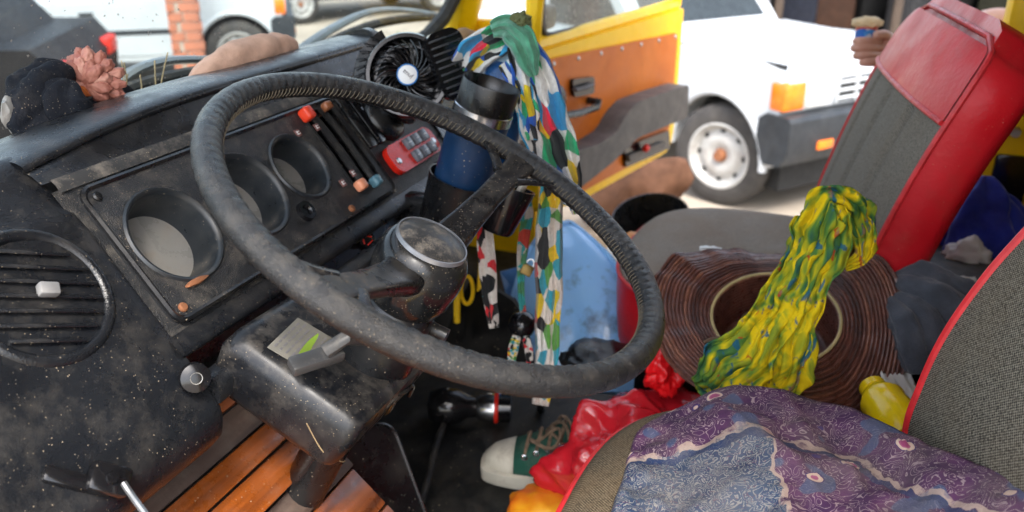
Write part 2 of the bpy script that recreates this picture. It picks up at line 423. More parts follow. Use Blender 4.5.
near = sm2([(-.95, 1.645), (-.86, 1.68), (-.775, 1.728), (-.735, 1.750), (-.712, 1.747), (-.693, 1.722), (-.668, 1.688), (-.620, 1.627), (-.565, 1.557), (-.533, 1.515), (-.518, 1.490), (-.520, 1.463), (-.545, 1.440), (-.60, 1.425)]) + [(-.95, 1.425)]
g = G(); R = []
def lipdz(y): return -.004 - .026 * (max(0, .8 - max(y, .38)) / .285) ** 2
def near_pt(p, y, k):
    w = max(0, min(1, (p[1] - 1.665) / .08)); return Vector((-.72 + (p[0] + .72) * k, y, 1.58 + (p[1] - 1.58) * k + (lipdz(y) - .004) * w))
for y, k in ((.16, .90), (.175, .97), (.20, 1), (.26, 1), (.32, 1), (.37, 1), (.42, 1), (.46, 1), (.50, 1), (.53, 1), (.541, .995), (.546, .98)):
    R.append([near_pt(p, y, k) for p in near])
g.rings(R); g.build('end_moulding', M_dash, dash, ang=60)
g = G(); g.rings([[Vector((-.72 + (p[0] + .72) * k, y, 1.58 + (p[1] - 1.58) * k)) for p in near] for y, k in ((1.19, 1), (1.205, 1), (1.212, .985))]); g.build('end_moulding', M_dash, dash, ang=60)
extr(sm2([(-.97, 1.52), (-.80, 1.525), (-.68, 1.52), (-.65, 1.505), (-.645, 1.47), (-.66, 1.42), (-.70, 1.37)], 4), [1.20, 1.6, 1.98], 'passenger_shelf', M_dash, dash, closed=False, ang=60)
top = sm2([(-.95, 1.645), (-.86, 1.68), (-.800, 1.732), (-.750, 1.7445), (-.718, 1.7455), (-.7045, 1.743), (-.699, 1.738), (-.7015, 1.732)], 4) + [(-.699, 1.728), (-.692, 1.714), (-.684, 1.7015), (-.682, 1.7005)]
g = G(); g.rings([[Vector((p[0], y, p[1] + lipdz(y) * max(0, min(1, (p[1] - 1.7065) / .03)))) for p in top] for y in (.535, .56, .59, .62, .66, .70, .75, .80, 1.0, 1.195)], closed=False, caps=False); g.build('top_roll', M_dash, dash, ang=40)
extr([(-.6845, 1.7008), (-.682, 1.7022), (-.676, 1.6975), (-.672, 1.691)], [.545, 1.195], 'dusty_ledge', mat('dusty_plastic', (.03, .03, .03), .6, dust=.9, dscale=25, speck=.4, sscale=200), dash, closed=False)
g = G(); y0, y1 = .54, 1.195
g.plate([L(y0, -.086), L(y1, -.086), L(y1, .0865), L(y0, .0865)], [[L(.566, -.058), L(.566, .06), L(.978, .06), L(.978, -.058)]], MD, -.004)
g.build('facia', M_panel, dash)
low = sm2([(-.5675, 1.5585), (-.556, 1.549), (-.553, 1.541), (-.562, 1.535), (-.60, 1.53), (-.65, 1.525)], 3) + [(-.66, 1.42), (-.95, 1.42)]
extr(low, [.54, 1.0, 1.2], 'lower_ledge', M_dash, dash, closed=False, ang=60)
g = G(); R = []
for i in range(24):
    y = .545 + (1.30 - .545) * i / 23; a = Vector((-.530 - .012 * i / 23, y, 1.508 + .02 * i / 23)); R.append([a + Vector((p[0], 0, p[1])) for p in ((-.014, .012), (.004, .014), (.012, .004), (.010, -.012), (-.004, -.016), (-.016, -.010))])
g.rings(R); g.build('shelf_rail', M_dash, dash, ang=60)
# instrument panel plate with wells and slots
def circ(cy, cu, r, n=48): return [L(cy + r * math.cos(2 * PI * i / n), cu + r * math.sin(2 * PI * i / n)) for i in range(n)]
def slot(cy, u0, u1, w, bow=.004, n=10):
    a = []; b = []
    for i in range(n + 1):
        t = i / n; u = u0 + (u1 - u0) * t; o = bow * math.sin(PI * t)
        a.append(L(cy + o - w / 2, u)); b.append(L(cy + o + w / 2, u))
    return a + b[::-1]
def rrect(y0, y1, u0, u1, r, n=6):
    o = []
    for cy, cu, a0 in ((y1 - r, u1 - r, 0), (y0 + r, u1 - r, 90), (y0 + r, u0 + r, 180), (y1 - r, u0 + r, 270)):
        for i in range(n + 1):
            a = math.radians(a0 + 90 * i / n); o.append(L(cy + r * math.cos(a), cu + r * math.sin(a)))
    return o
WELLS = [(.622, .0, .051), (.745, .004, .051), (.850, .008, .043)]
SLOTS = [(.918, -.05, .066, .009), (.944, -.055, .068, .009), (.968, -.055, .072, .009)]
g = G()
out = rrect(.557, .992, -.0805, .0775, .014)
holes = [circ(*w) for w in WELLS] + [slot(*s) for s in SLOTS]
g.plate(out, holes, MD, .004)
g.rings([[MD @ Vector((p[0], p[1], z)) for p in out] for z in (.004, -.006)], caps=False)
panel = g.build('instrument_panel', M_panel, dash, ang=30)
g = G(); fr = [MD @ Vector((p[0], p[1], .003)) for p in rrect(.5585, .9905, -.079, .076, .013, 8)]
g.tube(fr, .0035, 6, closed=True); g.build('panel_bead', M_black, panel)
for (cy, cu, r) in WELLS:
    Mw = MD @ Matrix.Translation((cy, sgn * cu, 0))
    g = G(); g.lathe([(r + .004, .0042), (r + .002, .0065), (r - .001, .0055), (r - .003, 0), (r * .92, -.016), (r * .84, -.034), (r * .78, -.038)], Mw, 48); w = g.build('gauge_cowl', M_well, panel, ang=60)
    g = G(); g.lathe([(0, -.033), (r * .5, -.0333), (r * .835, -.035)], Mw, 40); g.build('gauge_glass', M_lens, panel)
for s in SLOTS:
    g = G(); g.prism(slot(s[0], s[1] - .002, s[2] + .002, s[3] + .003), .003, MD, z0=-.012); g.build('lever_slot', M_gloss, panel)
    g = G(); P = slot(s[0], s[1], s[2], s[3] + .002); g.tube([MD @ Vector((p[0], p[1], .0045)) for p in P], .0013, 5, closed=True); g.build('slot_bead', M_black, panel)
def knob(px, py, col, nm, sz=(.017, .02, .018), dz=.012, rot=0):
    p = onp(px, py, dp(0, 0, dz), nv); M = frame(p, nv, (0, 1, 0)) @ rotz(rot)
    g = G(); g.mbox(M, (0, 0, 0), sz, bev=.004, seg=3); g.mbox(M, (0, 0, -.012), (.004, .010, .014)); return g.build(nm, mat(nm, col, .35, var=.15, dust=.25, dscale=60), dash)
knob(307, 114, (.75, .05, .015), 'red_slider_knob', (.016, .018, .017))
knob(327, 106, (.28, .10, .04), 'brown_slider_knob', (.016, .012, .012))
knob(361, 185, (.72, .28, .15), 'salmon_slider_knob', (.016, .015, .014))
knob(376, 181, (.08, .19, .24), 'teal_slider_knob', (.016, .015, .014))
M_icon = mat('icon_print', (.20, .09, .08), .6)
for px, py in ((298, 133), (317, 127), (343, 183), (353, 173)):
    p = onp(px, py, dp(0, 0, .0052), nv); M = frame(p, nv, (0, 1, 0)); g = G(); g.mbox(M, (0, 0, 0), (.010, .010, .0012), .0004); ic = g.build('symbol_plate', M_icon, dash)
    g = G(); g.mbox(M, (0, .0016, .0009), (.006, .001, .0006)); g.mbox(M, (0, -.0016, .0009), (.006, .001, .0006)); g.mbox(M, (-.0016, 0, .0009), (.001, .0055, .0006)); g.build('symbol', M_white, ic)
for y, u in ((.572, .065), (.572, -.068), (.88, -.07)):
    g = G(); g.lathe([(0, .008), (.0035, .0078), (.005, .006), (.005, .003)], MD @ Matrix.Translation((y, sgn * u, 0)), 14); g.build('screw', M_rust if u < -.06 else M_black, dash)
p = onp(305, 212, dp(0, 0, .004), nv)
g = G(); g.lathe([(.0, .002), (.005, .002), (.007, .006), (.012, .006), (.013, .0), (.0, .0)], frame(p, nv), 20); g.build('round_button', M_gloss, dash)
g = G(); p = onp(197, 281, dp(0, 0, .006), nv); g.ico(p, (.004, .016, .003), 2, lambda q: 1 + .4 * MN.noise(q * 3)); g.build('rust_flake', M_rust, dash)
# slats cover right of the sliders
for k, yy in enumerate((1.005, 1.03)):
    g = G(); g.mbox(MD, (yy, sgn * .03, .004), (.020, .085, .008), .003); g.build('cover_strip', M_gloss if k else M_black, dash)
# round vent
VC = (.463, .004); MV = MD @ Matrix.Translation((VC[0], sgn * VC[1], -.004))
g = G(); g.lathe([(.070, -.004), (.067, .003), (.063, .007), (.059, .007), (.055, .003), (.053, -.006)], MV, 48); vent = g.build('air_vent', M_dash, dash, ang=60)
g = G(); g.lathe([(0, -.004), (.056, -.004)], MV, 32); g.build('vent_back', M_gloss, vent)
for k in range(7):
    q = -.042 + .014 * k; hw = math.sqrt(.052 ** 2 - q * q)
    Ms = MV @ rotz(math.radians(-28)) @ Matrix.Translation((0, q, .004)) @ Matrix.Rotation(math.radians(30), 4, 'X')
    g = G(); g.mbox(Ms, (0, 0, 0), (2 * hw, .0035, .013), .0012); g.build('slat', M_dash, vent)
g = G(); g.mbox(MV @ rotz(math.radians(-28)), (.004, .002, .012), (.017, .012, .010), .002); g.build('thumb_lever', mat('lever_grey', (.17, .17, .17), .5, dust=.3), vent)
# knob at the end of the shelf and lighting recess
kp = at(194, 377, Y=.528); kd = Vector((.75, -.55, .35)).normalized()
g = G(); g.lathe([(0, .012), (.004, .0125), (.009, .0115), (.0135, .010), (.0148, .004), (.013, -.006), (.009, -.012), (.009, -.05)], frame(kp, kd), 24); kb = g.build('pull_knob', M_gloss, dash)
g = G(); g.lathe([(.0050, .0122), (.0056, .0126), (.0056, .0121)], frame(kp + kd * .0006, kd), 20); g.build('knob_symbol', M_lens, kb)
ip = at(367, 240, Y=.90)
g = G(); g.lathe([(0, .0), (.010, .001), (.013, -.006), (.013, -.02), (.009, -.03), (.009, -.07)], frame(ip, Vector((.7, -.6, .4))), 22); ib = g.build('hazard_knob', M_gloss, dash)
g = G()
for k in range(3):
    a = 2 * PI * k / 3; Mi = frame(ip + Vector((.7, -.6, .4)).normalized() * .0018, Vector((.7, -.6, .4))) @ rotz(a); g.mbox(Mi, (.0, .0052, 0), (.009, .0018, .001))
g.build('hazard_triangle', M_red_pl, ib)
# red switch plate
sw = thing('switch_panel', 'red plastic switch plate with six grey push buttons, beside the slider knobs', 'switch panel', dp(-.04, 1.09, -.004))
SW = [onp(x, y, dp(0, 0, .0), nv) for x, y in ((381, 152), (424, 126), (440, 152), (398, 176))]
sc = sum(SW, Vector()) / 4; ex = ((SW[1] - SW[0]) + (SW[2] - SW[3])).normalized(); MS = frame(sc, nv, ex)
W = ((SW[1] - SW[0]).length + (SW[2] - SW[3]).length) / 2; Hh = ((SW[3] - SW[0]).length + (SW[2] - SW[1]).length) / 2
def rr2(w, h, r, n=6):
    o = []
    for cx, cy, a0 in ((w / 2 - r, h / 2 - r, 0), (-w / 2 + r, h / 2 - r, 90), (-w / 2 + r, -h / 2 + r, 180), (w / 2 - r, -h / 2 + r, 270)):
        for i in range(n + 1):
            a = math.radians(a0 + 90 * i / n); o.append((cx + r * math.cos(a), cy + r * math.sin(a)))
    return o
g = G(); g.prism(rr2(W, Hh, .016), .010, MS, bev=.002, z0=-.003); g.build('plate', M_red_pl, sw)
M_btn = mat('button_grey', (.12, .13, .15), .3, var=.1)
for i in range(3):
    for j in range(2):
        g = G(); g.mbox(MS, (-.010 + i * .024, -.011 + j * .022, .009), (.017, .018, .010), .0025); bt = g.build('push_button', M_btn, sw)
        g = G(); g.mbox(MS, (-.010 + i * .024, -.011 + j * .022, .0142), (.007, .0015, .0006)); g.build('button_mark', M_white, bt)
for x in (-W / 2 + .014, W / 2 - .012):
    g = G(); g.lathe([(0, .0095), (.004, .009), (.0055, .0072)], MS @ Matrix.Translation((x, -.004, 0)), 14); g.build('screw', M_steel, sw)
# ------------------------------------------------------------------ steering wheel
WC = Vector((-.341, .689, 1.668)); T_, AZ = .4764, .133
wnv = Vector((math.sin(T_) * math.cos(AZ), math.sin(T_) * math.sin(AZ), math.cos(T_)))
MW = frame(WC, wnv, Vector((0, 1, 0)).cross(wnv))      # local x rearwards, y towards the far door
wheel = thing('steering_wheel', 'large thin two-spoke steering wheel with worn stitched black cover', 'steering wheel', MW @ Vector((0, 0, -.11)))
RW, rw = .2252, .0131; NS, NT = 720, 24; R = []
for i in range(NS):
    th = 2 * PI * i / NS; ring = []
    for k in range(NT):
        ph = 2 * PI * k / NT
        cphi = math.cos(ph); inner = max(0, min(1, (.35 - cphi) * 1.1))
        saw = (i % 6) / 6; ch = abs(math.sin(PI * (i / 6 + .25 * abs(math.sin(ph))))) 
        r = rw * (1 + .004 * math.sin(5 * th)) - inner * .0010 * (1 - ch) ** 2 * 1.4 - (.0012 if abs(ph - PI) < .2 else 0)
        r += .0004 * MN.noise(Vector((th * 30, ph * 3, 0)))
        rr = RW + r * cphi; ring.append(MW @ Vector((rr * math.cos(th), rr * math.sin(th), r * math.sin(ph))))
    R.append(ring)
g = G(); vv = [[g.bm.verts.new(p) for p in q] for q in R]
for i in range(NS):
    a, b = vv[i], vv[(i + 1) % NS]
    for k in range(NT): g.bm.faces.new([a[k], a[(k + 1) % NT], b[(k + 1) % NT], b[k]])
rim = g.build('rim', M_wheelc, wheel, ang=180)
g = G()
for i in range(0, 240):
    th = 2 * PI * i / 240; c, s_ = math.cos(th), math.sin(th); rr = RW - rw * .93
    a = MW @ Vector((rr * c, rr * s_, .0045)); th2 = th + .012; b = MW @ Vector((rr * math.cos(th2), rr * math.sin(th2), -.0045)); m = MW @ Vector(((rr - .0012) * math.cos(th + .006), (rr - .0012) * math.sin(th + .006), 0))
    g.tube([a, m, b], .0006, 4)
g.build('stitching', mat('thread', (.10, .085, .06), .8), rim)
def spoke(sg, name):
    prof = [(.030, .024, .013, -.064), (.06, .0205, .011, -.058), (.10, .0165, .009, -.043), (.14, .0145, .0075, -.028), (.175, .0145, .007, -.015), (.200, .016, .007, -.007), (.217, .020, .007, -.001)]
    g = G(); R = []
    for d, hw, ht, z in prof:
        R.append([MW @ Vector((hw * math.copysign(abs(math.cos(t)) ** .5, math.cos(t)), sg * d, z + ht * math.copysign(abs(math.sin(t)) ** .5, math.sin(t)))) for t in [2 * PI * (k + .5) / 16 for k in range(16)]])
    g.rings(R); s = g.build(name, M_spoke, wheel, ang=50)
    for q in (-1, 1):
        g = G(); P = smooth_path([MW @ Vector((q * .012, sg * .178, -.010)), MW @ Vector((q * .026, sg * .195, -.006)), MW @ Vector((q * .044, sg * .208, -.002)), MW @ Vector((q * .066, sg * .214, 0))], 5)
        g.tube(P, [.006 - .002 * i / len(P) for i in range(len(P))], 8, flat=.8); g.build('spoke_gusset', M_spoke, s)
spoke(1, 'spoke'); spoke(-1, 'spoke')
g = G(); g.lathe([(.0, -.036), (.034, -.037), (.040, -.041), (.046, -.052), (.0475, -.070), (.046, -.092), (.040, -.108), (.036, -.112), (.0, -.112)], MW, 48); hub = g.build('hub', M_gloss, wheel, ang=50)
hub.data.materials[0] = mat('hub_plastic', (.008, .009, .010), .2, speck=.22, sscale=220, dust=.12)
g = G(); g.lathe([(.0350, -.0365), (.0356, -.0340), (.0368, -.0340), (.0375, -.0385)], MW, 48); g.build('trim_ring', mat('dull_ring', (.30, .31, .33), .42, .7, rvar=.1, dust=.3), hub, ang=60)
g = G(); g.lathe([(0, -.0285), (.015, -.029), (.028, -.0315), (.0352, -.0355)], MW, 40); g.build('horn_cap', M_cap, hub, ang=60)
# ------------------------------------------------------------------ steering column
colm = thing('steering_column', 'black steering column shroud with pale sticker and grey stalk under the wheel', 'steering column', MW @ Vector((-.10, 0, -.62)))
g = G(); g.lathe([(.036, -.112), (.039, -.118), (.041, -.15), (.044, -.19), (.046, -.24)], MW, 32); g.build('upper_sleeve', M_black, colm, ang=50)
g = G(); g.lathe([(.026, -.20), (.026, -.62)], MW, 20); g.build('column_tube', M_black, colm)
def colsec(z, x0, x1, yn, yf, r): # rounded rectangle in wheel axes
    o = []
    for cx, cy, a0 in ((x1 - r, yf - r, 0), (x0 + r, yf - r, 90), (x0 + r, yn + r, 180), (x1 - r, yn + r, 270)):
        for i in range(6):
            a = math.radians(a0 + 90 * i / 5); o.append(MW @ Vector((cx + r * math.cos(a), cy + r * math.sin(a), z)))
    return o
g = G(); g.rings([colsec(-.184, -.100, .030, -.085, .04, .022), colsec(-.1855, -.106, .040, -.094, .05, .02), colsec(-.191, -.112, .047, -.104, .055, .018), colsec(-.205, -.116, .048, -.109, .055, .012), colsec(-.245, -.114, .042, -.110, .052, .012), colsec(-.258, -.110, .038, -.102, .05, .014), colsec(-.265, -.10, .030, -.092, .045, .016)])
shr = g.build('shroud', mat('shroud_plastic', (.0075, .0082, .010), .30, spec=.42, dust=.28, dscale=40, speck=.12, sscale=230), colm, ang=42)
def mw(x, y, z): return MW @ Vector((x, y, z))
# sticker with lines of print
g = G(); Msk = frame(mw(-.0575, -.060, -.1832), wnv, mw(-.12, 1, 0) - mw(0, 0, 0))
g.mbox(Msk, (0, 0, 0), (.064, .042, .0008), .0003); stk = g.build('sticker', mat('old_paper', (.17, .16, .13), .7, var=.25, dust=.5, dscale=70), shr)
g = G()
for k in range(6):
    x0 = -.026; rowy = .016 - .0064 * k
    while x0 < .022:
        w = random.uniform(.004, .011); g.mbox(Msk, (x0 + w / 2, rowy, .0006), (w, .0022, .0003)); x0 += w + .0025
g.build('print', mat('faded_ink', (.16, .15, .15), .8), stk)
# stalk on the near side
sp = [at(345, 338, Y=.60), at(325, 352, Y=.585), at(308, 366, Y=.575)]
g = G(); d = (sp[2] - sp[0]).normalized(); g.tube([mw(0.0, -.035, -.15), sp[0], sp[1]], [.006, .007, .008], 10); Mst = frame((sp[1] + sp[2]) / 2, Vector((.3, -.2, .9)), d)
g.mbox(Mst, (0, 0, 0), (.052, .018, .012), .003); g.build('indicator_stalk', mat('grey_stalk', (.05, .05, .05), .4, dust=.4, dscale=60), colm)
sp = [mw(.02, .035, -.15), at(425, 325, Y=.70), at(447, 336, Y=.70)]
g = G(); g.tube(smooth_path(sp, 5), .0075, 10); g.build('wiper_stalk', M_black, colm)
g = G(); g.tube(smooth_path([mw(.005, -.04, -.19), mw(.045, -.02, -.2), mw(.049, .02, -.21), mw(.048, .04, -.24)], 6), .0025, 6); g.build('shroud_seam', M_black, shr)
# blade of grass and a straw on the shroud
M_leaf = mat('green_blade', (.16, .26, .02), .6)
g = G(); a, b = at(296, 383, Y=.585), at(319, 345, Y=.60); a.z += .012; b.z += .012; side = Vector((.004, .003, 0)); P = [a.lerp(b, i / 8) + Vector((0, 0, .004 * math.sin(PI * i / 8))) for i in range(9)]
g.rings([[p - side * w, p + Vector((0, 0, .0008)), p + side * w, p - Vector((0, 0, .0008))] for p, w in zip(P, (.2, .6, .9, 1, 1, .9, .8, .6, .2))]); tag(g.build('fallen_leaf', M_leaf), 'single green blade of grass lying on the column shroud', 'leaf')
g = G(); g.tube(smooth_path([mw(.0, -.113, -.215), mw(.026, -.110, -.235), mw(.042, -.092, -.25), mw(.044, -.082, -.256)], 6), .0007, 5); tag(g.build('straw', mat('straw', (.20, .14, .07), .7)), 'thin curved straw stuck on the lower edge of the column shroud', 'straw')
# ------------------------------------------------------------------ wooden slats under the dash
M_wood1 = mat('varnished_wood', (.34, .085, .012), .30, col2=(.09, .022, .005), vscale=30, dust=.12, speck=.1, coat=.15)
M_wood2 = mat('grey_wood', (.10, .065, .05), .6, col2=(.05, .032, .026), vscale=40, dust=.3)
for m_ in (M_wood1, M_wood2):
    nt = m_.node_tree
    for n_ in nt.nodes:
        if n_.type == 'TEX_NOISE' and n_.inputs['Scale'].default_value == (30 if m_ is M_wood1 else 40):
            mp = _n(nt, 'Mapping'); mp.inputs['Scale'].default_value = (2.2, .12, 2.2); tc = [q for q in nt.nodes if q.type == 'TEX_COORD'][0]
            nt.links.new(tc.outputs['Object'], mp.inputs[0]); nt.links.new(mp.outputs[0], n_.inputs['Vector'])
wood = thing('wooden_slat_panel', 'panel of varnished orange and grey wooden slats under the dashboard', 'wood panel', (-.5, .6, 1.2))
WA = Vector((-.645, 0, 1.425)); wdir = Vector((.74, 0, -.67)).normalized(); wnm = Vector((.67, 0, .74))
pos = 0
for k, (w, m_, dz) in enumerate(((.040, M_wood1, 0), (.036, M_wood2, -.004), (.030, M_wood1, .002), (.040, M_wood1, .001), (.036, M_wood2, -.014), (.06, M_wood1, -.02), (.06, M_wood1, -.02), (.06, M_wood1, -.02))):
    c = WA + wdir * (pos + w / 2) + wnm * dz; pos += w + .0025
    g = G(); g.mbox(frame((c.x, .49, c.z), wnm, (0, 1, 0)), (0, 0, 0), (.50, w, .016), .002); g.build('slat', m_, wood)
# black latch with a steel rod, bottom left
lt = thing('bonnet_latch', 'black plastic catch with a bent steel rod on the wooden slats', 'latch', at(110, 492, Y=.41))
c = at(112, 478, Y=.405); Ml = frame(c, Vector((.75, -.1, .55)), Vector((1, .6, -.3)))
g = G(); g.mbox(Ml, (0, 0, -.006), (.034, .026, .014), .005); g.mbox(Ml, (-.03, -.006, -.010), (.04, .014, .012), .004); g.lathe([(0, .004), (.005, .003), (.006, 0)], Ml, 16); g.build('catch', M_gloss, lt)
g = G(); g.tube(smooth_path([c + Vector((.012, .0, -.002)), at(133, 497, Y=.40), at(150, 520, Y=.39)], 5), .0028, 8); g.build('rod', M_steel, lt)
g = G(); g.tube(smooth_path([at(95, 488, Y=.405), at(60, 502, Y=.40), at(40, 530, Y=.39)], 5), .008, 8); g.build('cable', M_black, lt)
# ------------------------------------------------------------------ pedals and black things in the footwell
def pedal(px, label, Y, w, h, tilt):
    c = at(*px, Y=Y); t = thing('pedal', label, 'pedal', (c.x, c.y, FLZ), 'pedals')
    Mp = frame(c, Vector((.80, -.35, .45)), Vector((.35, .9, 0)))
    g = G(); g.prism(rr2(w, h, .03), .018, Mp, bev=.004); pd = g.build('pedal_pad', M_black, t)
    g = G(); P = rr2(w, h, .03); g.tube([Mp @ Vector((p[0], p[1], .018)) for p in P], .003, 6, closed=True); g.build('pad_rim', M_black, pd)  # thin black tube following the edge of the pad
    g = G(); g.tube(smooth_path([c + Vector((-.01, 0, .0)), c + Vector((-.08, .01, -.03)), Vector((c.x - .14, c.y + .02, FLZ + .05)), Vector((c.x - .16, c.y + .02, FLZ))], 5), .012, 8); g.build('pedal_arm', M_black, t)
pedal((372, 492), 'wide black pedal with a thin raised rim below the column', .80, .11, .17, 1)
g = G(); g.tube(smooth_path([at(456, 395, Z=FLZ + .012), at(438, 440, Z=FLZ + .010), at(428, 480, Z=FLZ + .008), at(418, 512, Z=FLZ + .008)], 8), [.006 + .004 * abs(MN.noise(Vector((i * .5, 0, 0)))) for i in range(25)], 8)
tag(g.build('floor_cable', M_rubber), 'muddy black cable running across the dark cab floor', 'cable')
# engine cover between the seats
M_eng = mat('engine_cover', (.012, .012, .013), .5, dust=.25, speck=.1)
g = G(); g.box((.42, 1.10, 1.13), (1.12, .34, .26), bev=.04, seg=3)
tag(g.build('engine_cover', M_eng), 'black padded engine cover between the two seats', 'engine cover')
# ------------------------------------------------------------------ seats
def ell(w, d, p, n):
    o = []
    for i in range(n):
        t = 2 * PI * i / n; c, s = math.cos(t), math.sin(t); o.append((w * math.copysign(abs(c) ** (2 / p), c), d * math.copysign(abs(s) ** (2 / p), s)))
    return o
def cushion(root, x0, x1, y0, y1, z, th, m_top, p=4.0):
    cx, cy, hx, hy = (x0 + x1) / 2, (y0 + y1) / 2, (x1 - x0) / 2, (y1 - y0) / 2
    E_ = ell(hx, hy, p, 72); g = G(); R = []
    for k, dz in ((1, 0), (.985, .010), (.94, .020), (.8, .028), (.6, .031), (.4, .030), (.2, .027), (.02, .025)):
        R.append([Vector((cx + a * k, cy + b * k, z + dz + .006 * fbm((a * k * 6, b * k * 6, cx)) * (1 - k) * 3)) for a, b in E_])
    g.rings(R); top_ = g.build('seat_top', m_top, root, ang=180)
    g = G(); g.rings([[Vector((cx + a * k, cy + b * k, z + dz)) for a, b in E_] for k, dz in ((.999, 0), (1.01, -.03), (1.0, -.08), (.98, -th))]); g.build('seat_side', M_red_v, root, ang=60)
    g = G(); g.tube([Vector((cx + a * 1.004, cy + b * 1.004, z)) for a, b in E_], .0042, 8, closed=True); g.build('seat_piping', M_pipe, root)
    g = G(); g.box((cx + .02, cy, (z - th + FLZ) / 2), (2 * hx * .8, 2 * hy * .8, z - th - FLZ)); g.build('seat_base', M_black, root)
    return top_
seat = thing('driver_seat', 'near seat, brown-black tweed with red piping, purple cloth lying on it', 'seat', (.05, .64, FLZ))
cushion(seat, -.213, .30, .385, .925, 1.362, .13, M_seat_c, 3.2)
# backrest: (s up the back) -> X,Z of the front face centre
def backrest(root, curve, y0, y1, th, m_front, name='backrest', topround=.09, grooves=(), dish=.03):
    cy, hy = (y0 + y1) / 2, (y1 - y0) / 2
    C = smooth_path([(a, 0, b) for a, b in curve], 8); n = len(C); rows = []; edge = []; side = []; NJ = 48
    length = sum((C[i + 1] - C[i]).length for i in range(n - 1)); acc = 0; S = []
    for i in range(n):
        if i: acc += (C[i] - C[i - 1]).length
        t = (C[min(i + 1, n - 1)] - C[max(i - 1, 0)]).normalized(); nn = Vector((-t.z, 0, t.x)); rem = length - acc
        k = 1 if rem > topround else math.sqrt(max(0.0, 1 - ((topround - rem) / topround) ** 2)) * .16 + .84
        S.append((C[i], t, nn, hy * k, acc))
    for c, t, nn, h, acc in S:
        r = []
        for j in range(NJ + 1):
            q = -1 + 2 * j / NJ; y = cy + q * h
            off = dish * (1 - abs(q) ** 2.5)
            for gq in grooves: off -= .011 * math.exp(-((q - gq) / .03) ** 2)
            r.append(c + Vector((0, y, 0)) + nn * off)
        rows.append(r)
    return S, rows, cy
def seatback(root, curve, y0, y1, th, m_front, red_from=None, grooves=(), dish=.025, yaw=0.0):
    n0 = set(root.children)
    S, rows, cy = backrest(root, curve, y0, y1, th, m_front, grooves=grooves, dish=dish)
    n = len(S); cut = n if red_from is None else int(n * red_from)
    g = G(); g.grid(rows[:cut + 1] if red_from else rows); g.build('back_fabric', m_front, root, ang=180)
    if red_from:
        g = G(); rr = []
        for i, (c, t, nn, h, acc) in enumerate(S[cut:]):
            rr.append([c + Vector((0, cy + (-1 + 2 * j / 24) * h, 0)) + nn * (dish * (1 - abs(-1 + 2 * j / 24) ** 2.5) + .006) for j in range(25)])
        g.grid(rr); hp_ = g.build('headrest_panel', M_red_v, root, ang=180)
        g = G(); g.tube(rr[0], .004, 8); g.build('headrest_piping', M_pipe, root)
    g = G(); R = []
    for (c, t, nn, h, acc) in S:
        prof = []
        for q, o in ((-1, 0), (-1.012, -.006), (-1.02, -.03), (-1.02, -th * .75), (-.97, -th), (-.5, -th - .01), (.5, -th - .01), (.97, -th), (1.02, -th * .75), (1.02, -.03), (1.012, -.006), (1, 0)): prof.append(c + Vector((0, cy + q * h, 0)) + nn * o)
        R.append(prof)
    c, t, nn, h, acc = S[-1]
    R.append([p + t * .025 + (Vector((p.x, cy, p.z)) - p) * .06 for p in R[-1]]); R.append([p + t * .012 + (Vector((p.x, cy, p.z)) - p) * .2 for p in R[-1]])
    g.rings(R); sh = g.build('back_shell', M_red_v, root, ang=60)
    L_ = [s[0] + Vector((0, cy - s[3] * 1.003, 0)) for s in S]; Rr = [s[0] + Vector((0, cy + s[3] * 1.003, 0)) for s in S]
    topl = [S[-1][0] + S[-1][1] * .012 + Vector((0, cy + S[-1][3] * (1 - 2 * j / 14), 0)) + S[-1][2] * (dish * .4 * math.sin(PI * j / 14)) for j in range(1, 14)]
    g = G(); g.tube(L_[::-1] and (L_ + topl[::-1] + Rr[::-1]), .0045, 8); g.build('back_piping', M_pipe, root)
    for o in root.children:                      # the back is set at a slight swivel angle
        if o in n0: continue
        w0 = root.location + o.location
        for v in o.data.vertices: v.co.x += yaw * ((y1 if m_front is M_seat else cy) - (w0.y + v.co.y))
    return sh
seatback(seat, [(.128, 1.33), (.112, 1.41), (.116, 1.47), (.128, 1.535), (.152, 1.605), (.18, 1.665), (.22, 1.75), (.26, 1.85), (.28, 1.92)], .375, .872, .11, M_seat, dish=.012, yaw=.32)
pseat = thing('passenger_seat', 'far seat, grey tweed with glossy red vinyl headrest panel and sides', 'seat', (-.08, 1.47, FLZ))
cushion(pseat, -.345, .12, 1.24, 1.70, 1.335, .13, M_seat_pc, 3.0)
seatback(pseat, [(.010, 1.30), (.010, 1.38), (.030, 1.47), (.055, 1.56), (.082, 1.64), (.110, 1.71), (.135, 1.757)], 1.27, 1.77, .078, M_seat_p, red_from=.70, grooves=(-.55, -.05, .45), yaw=.16)
# ------------------------------------------------------------------ loose things on the dash
def blob(c, rad, sub=4, amp=.2, freq=2.0, crease=.0, seed=0, M=None, flat=None):
    off = Vector((seed * 3.7, seed * 1.3, seed * 7.1))
    def fn(p):
        v = 1 + amp * fbm(p * freq + off, 4)
        if crease:
            w = 0; a = 1
            for o in range(3):
                w += a * abs(MN.noise(p * freq * .9 * 2 ** o + off * 2)); a *= .42
            v -= crease * (w - .4) * .8
        return v
    g = G(); g.ico(c, rad, sub, fn, M)
    if flat is not None:
        for v in g.bm.verts:
            if v.co.z < flat: v.co.z = flat + (v.co.z - flat) * .05
    return g
M_navy = mat('dark_cloth', (.006, .008, .013), .85, var=.4, dust=.16, dscale=18, speck=.15, sscale=260, bump=.4, bscale=400, spec=.2)
cl = thing('dark_cloth_bundle', 'crumpled blue-black cloth lying on the near end of the dash top', 'cloth', at(80, 135, X=-.80))
cloth_todo = cl
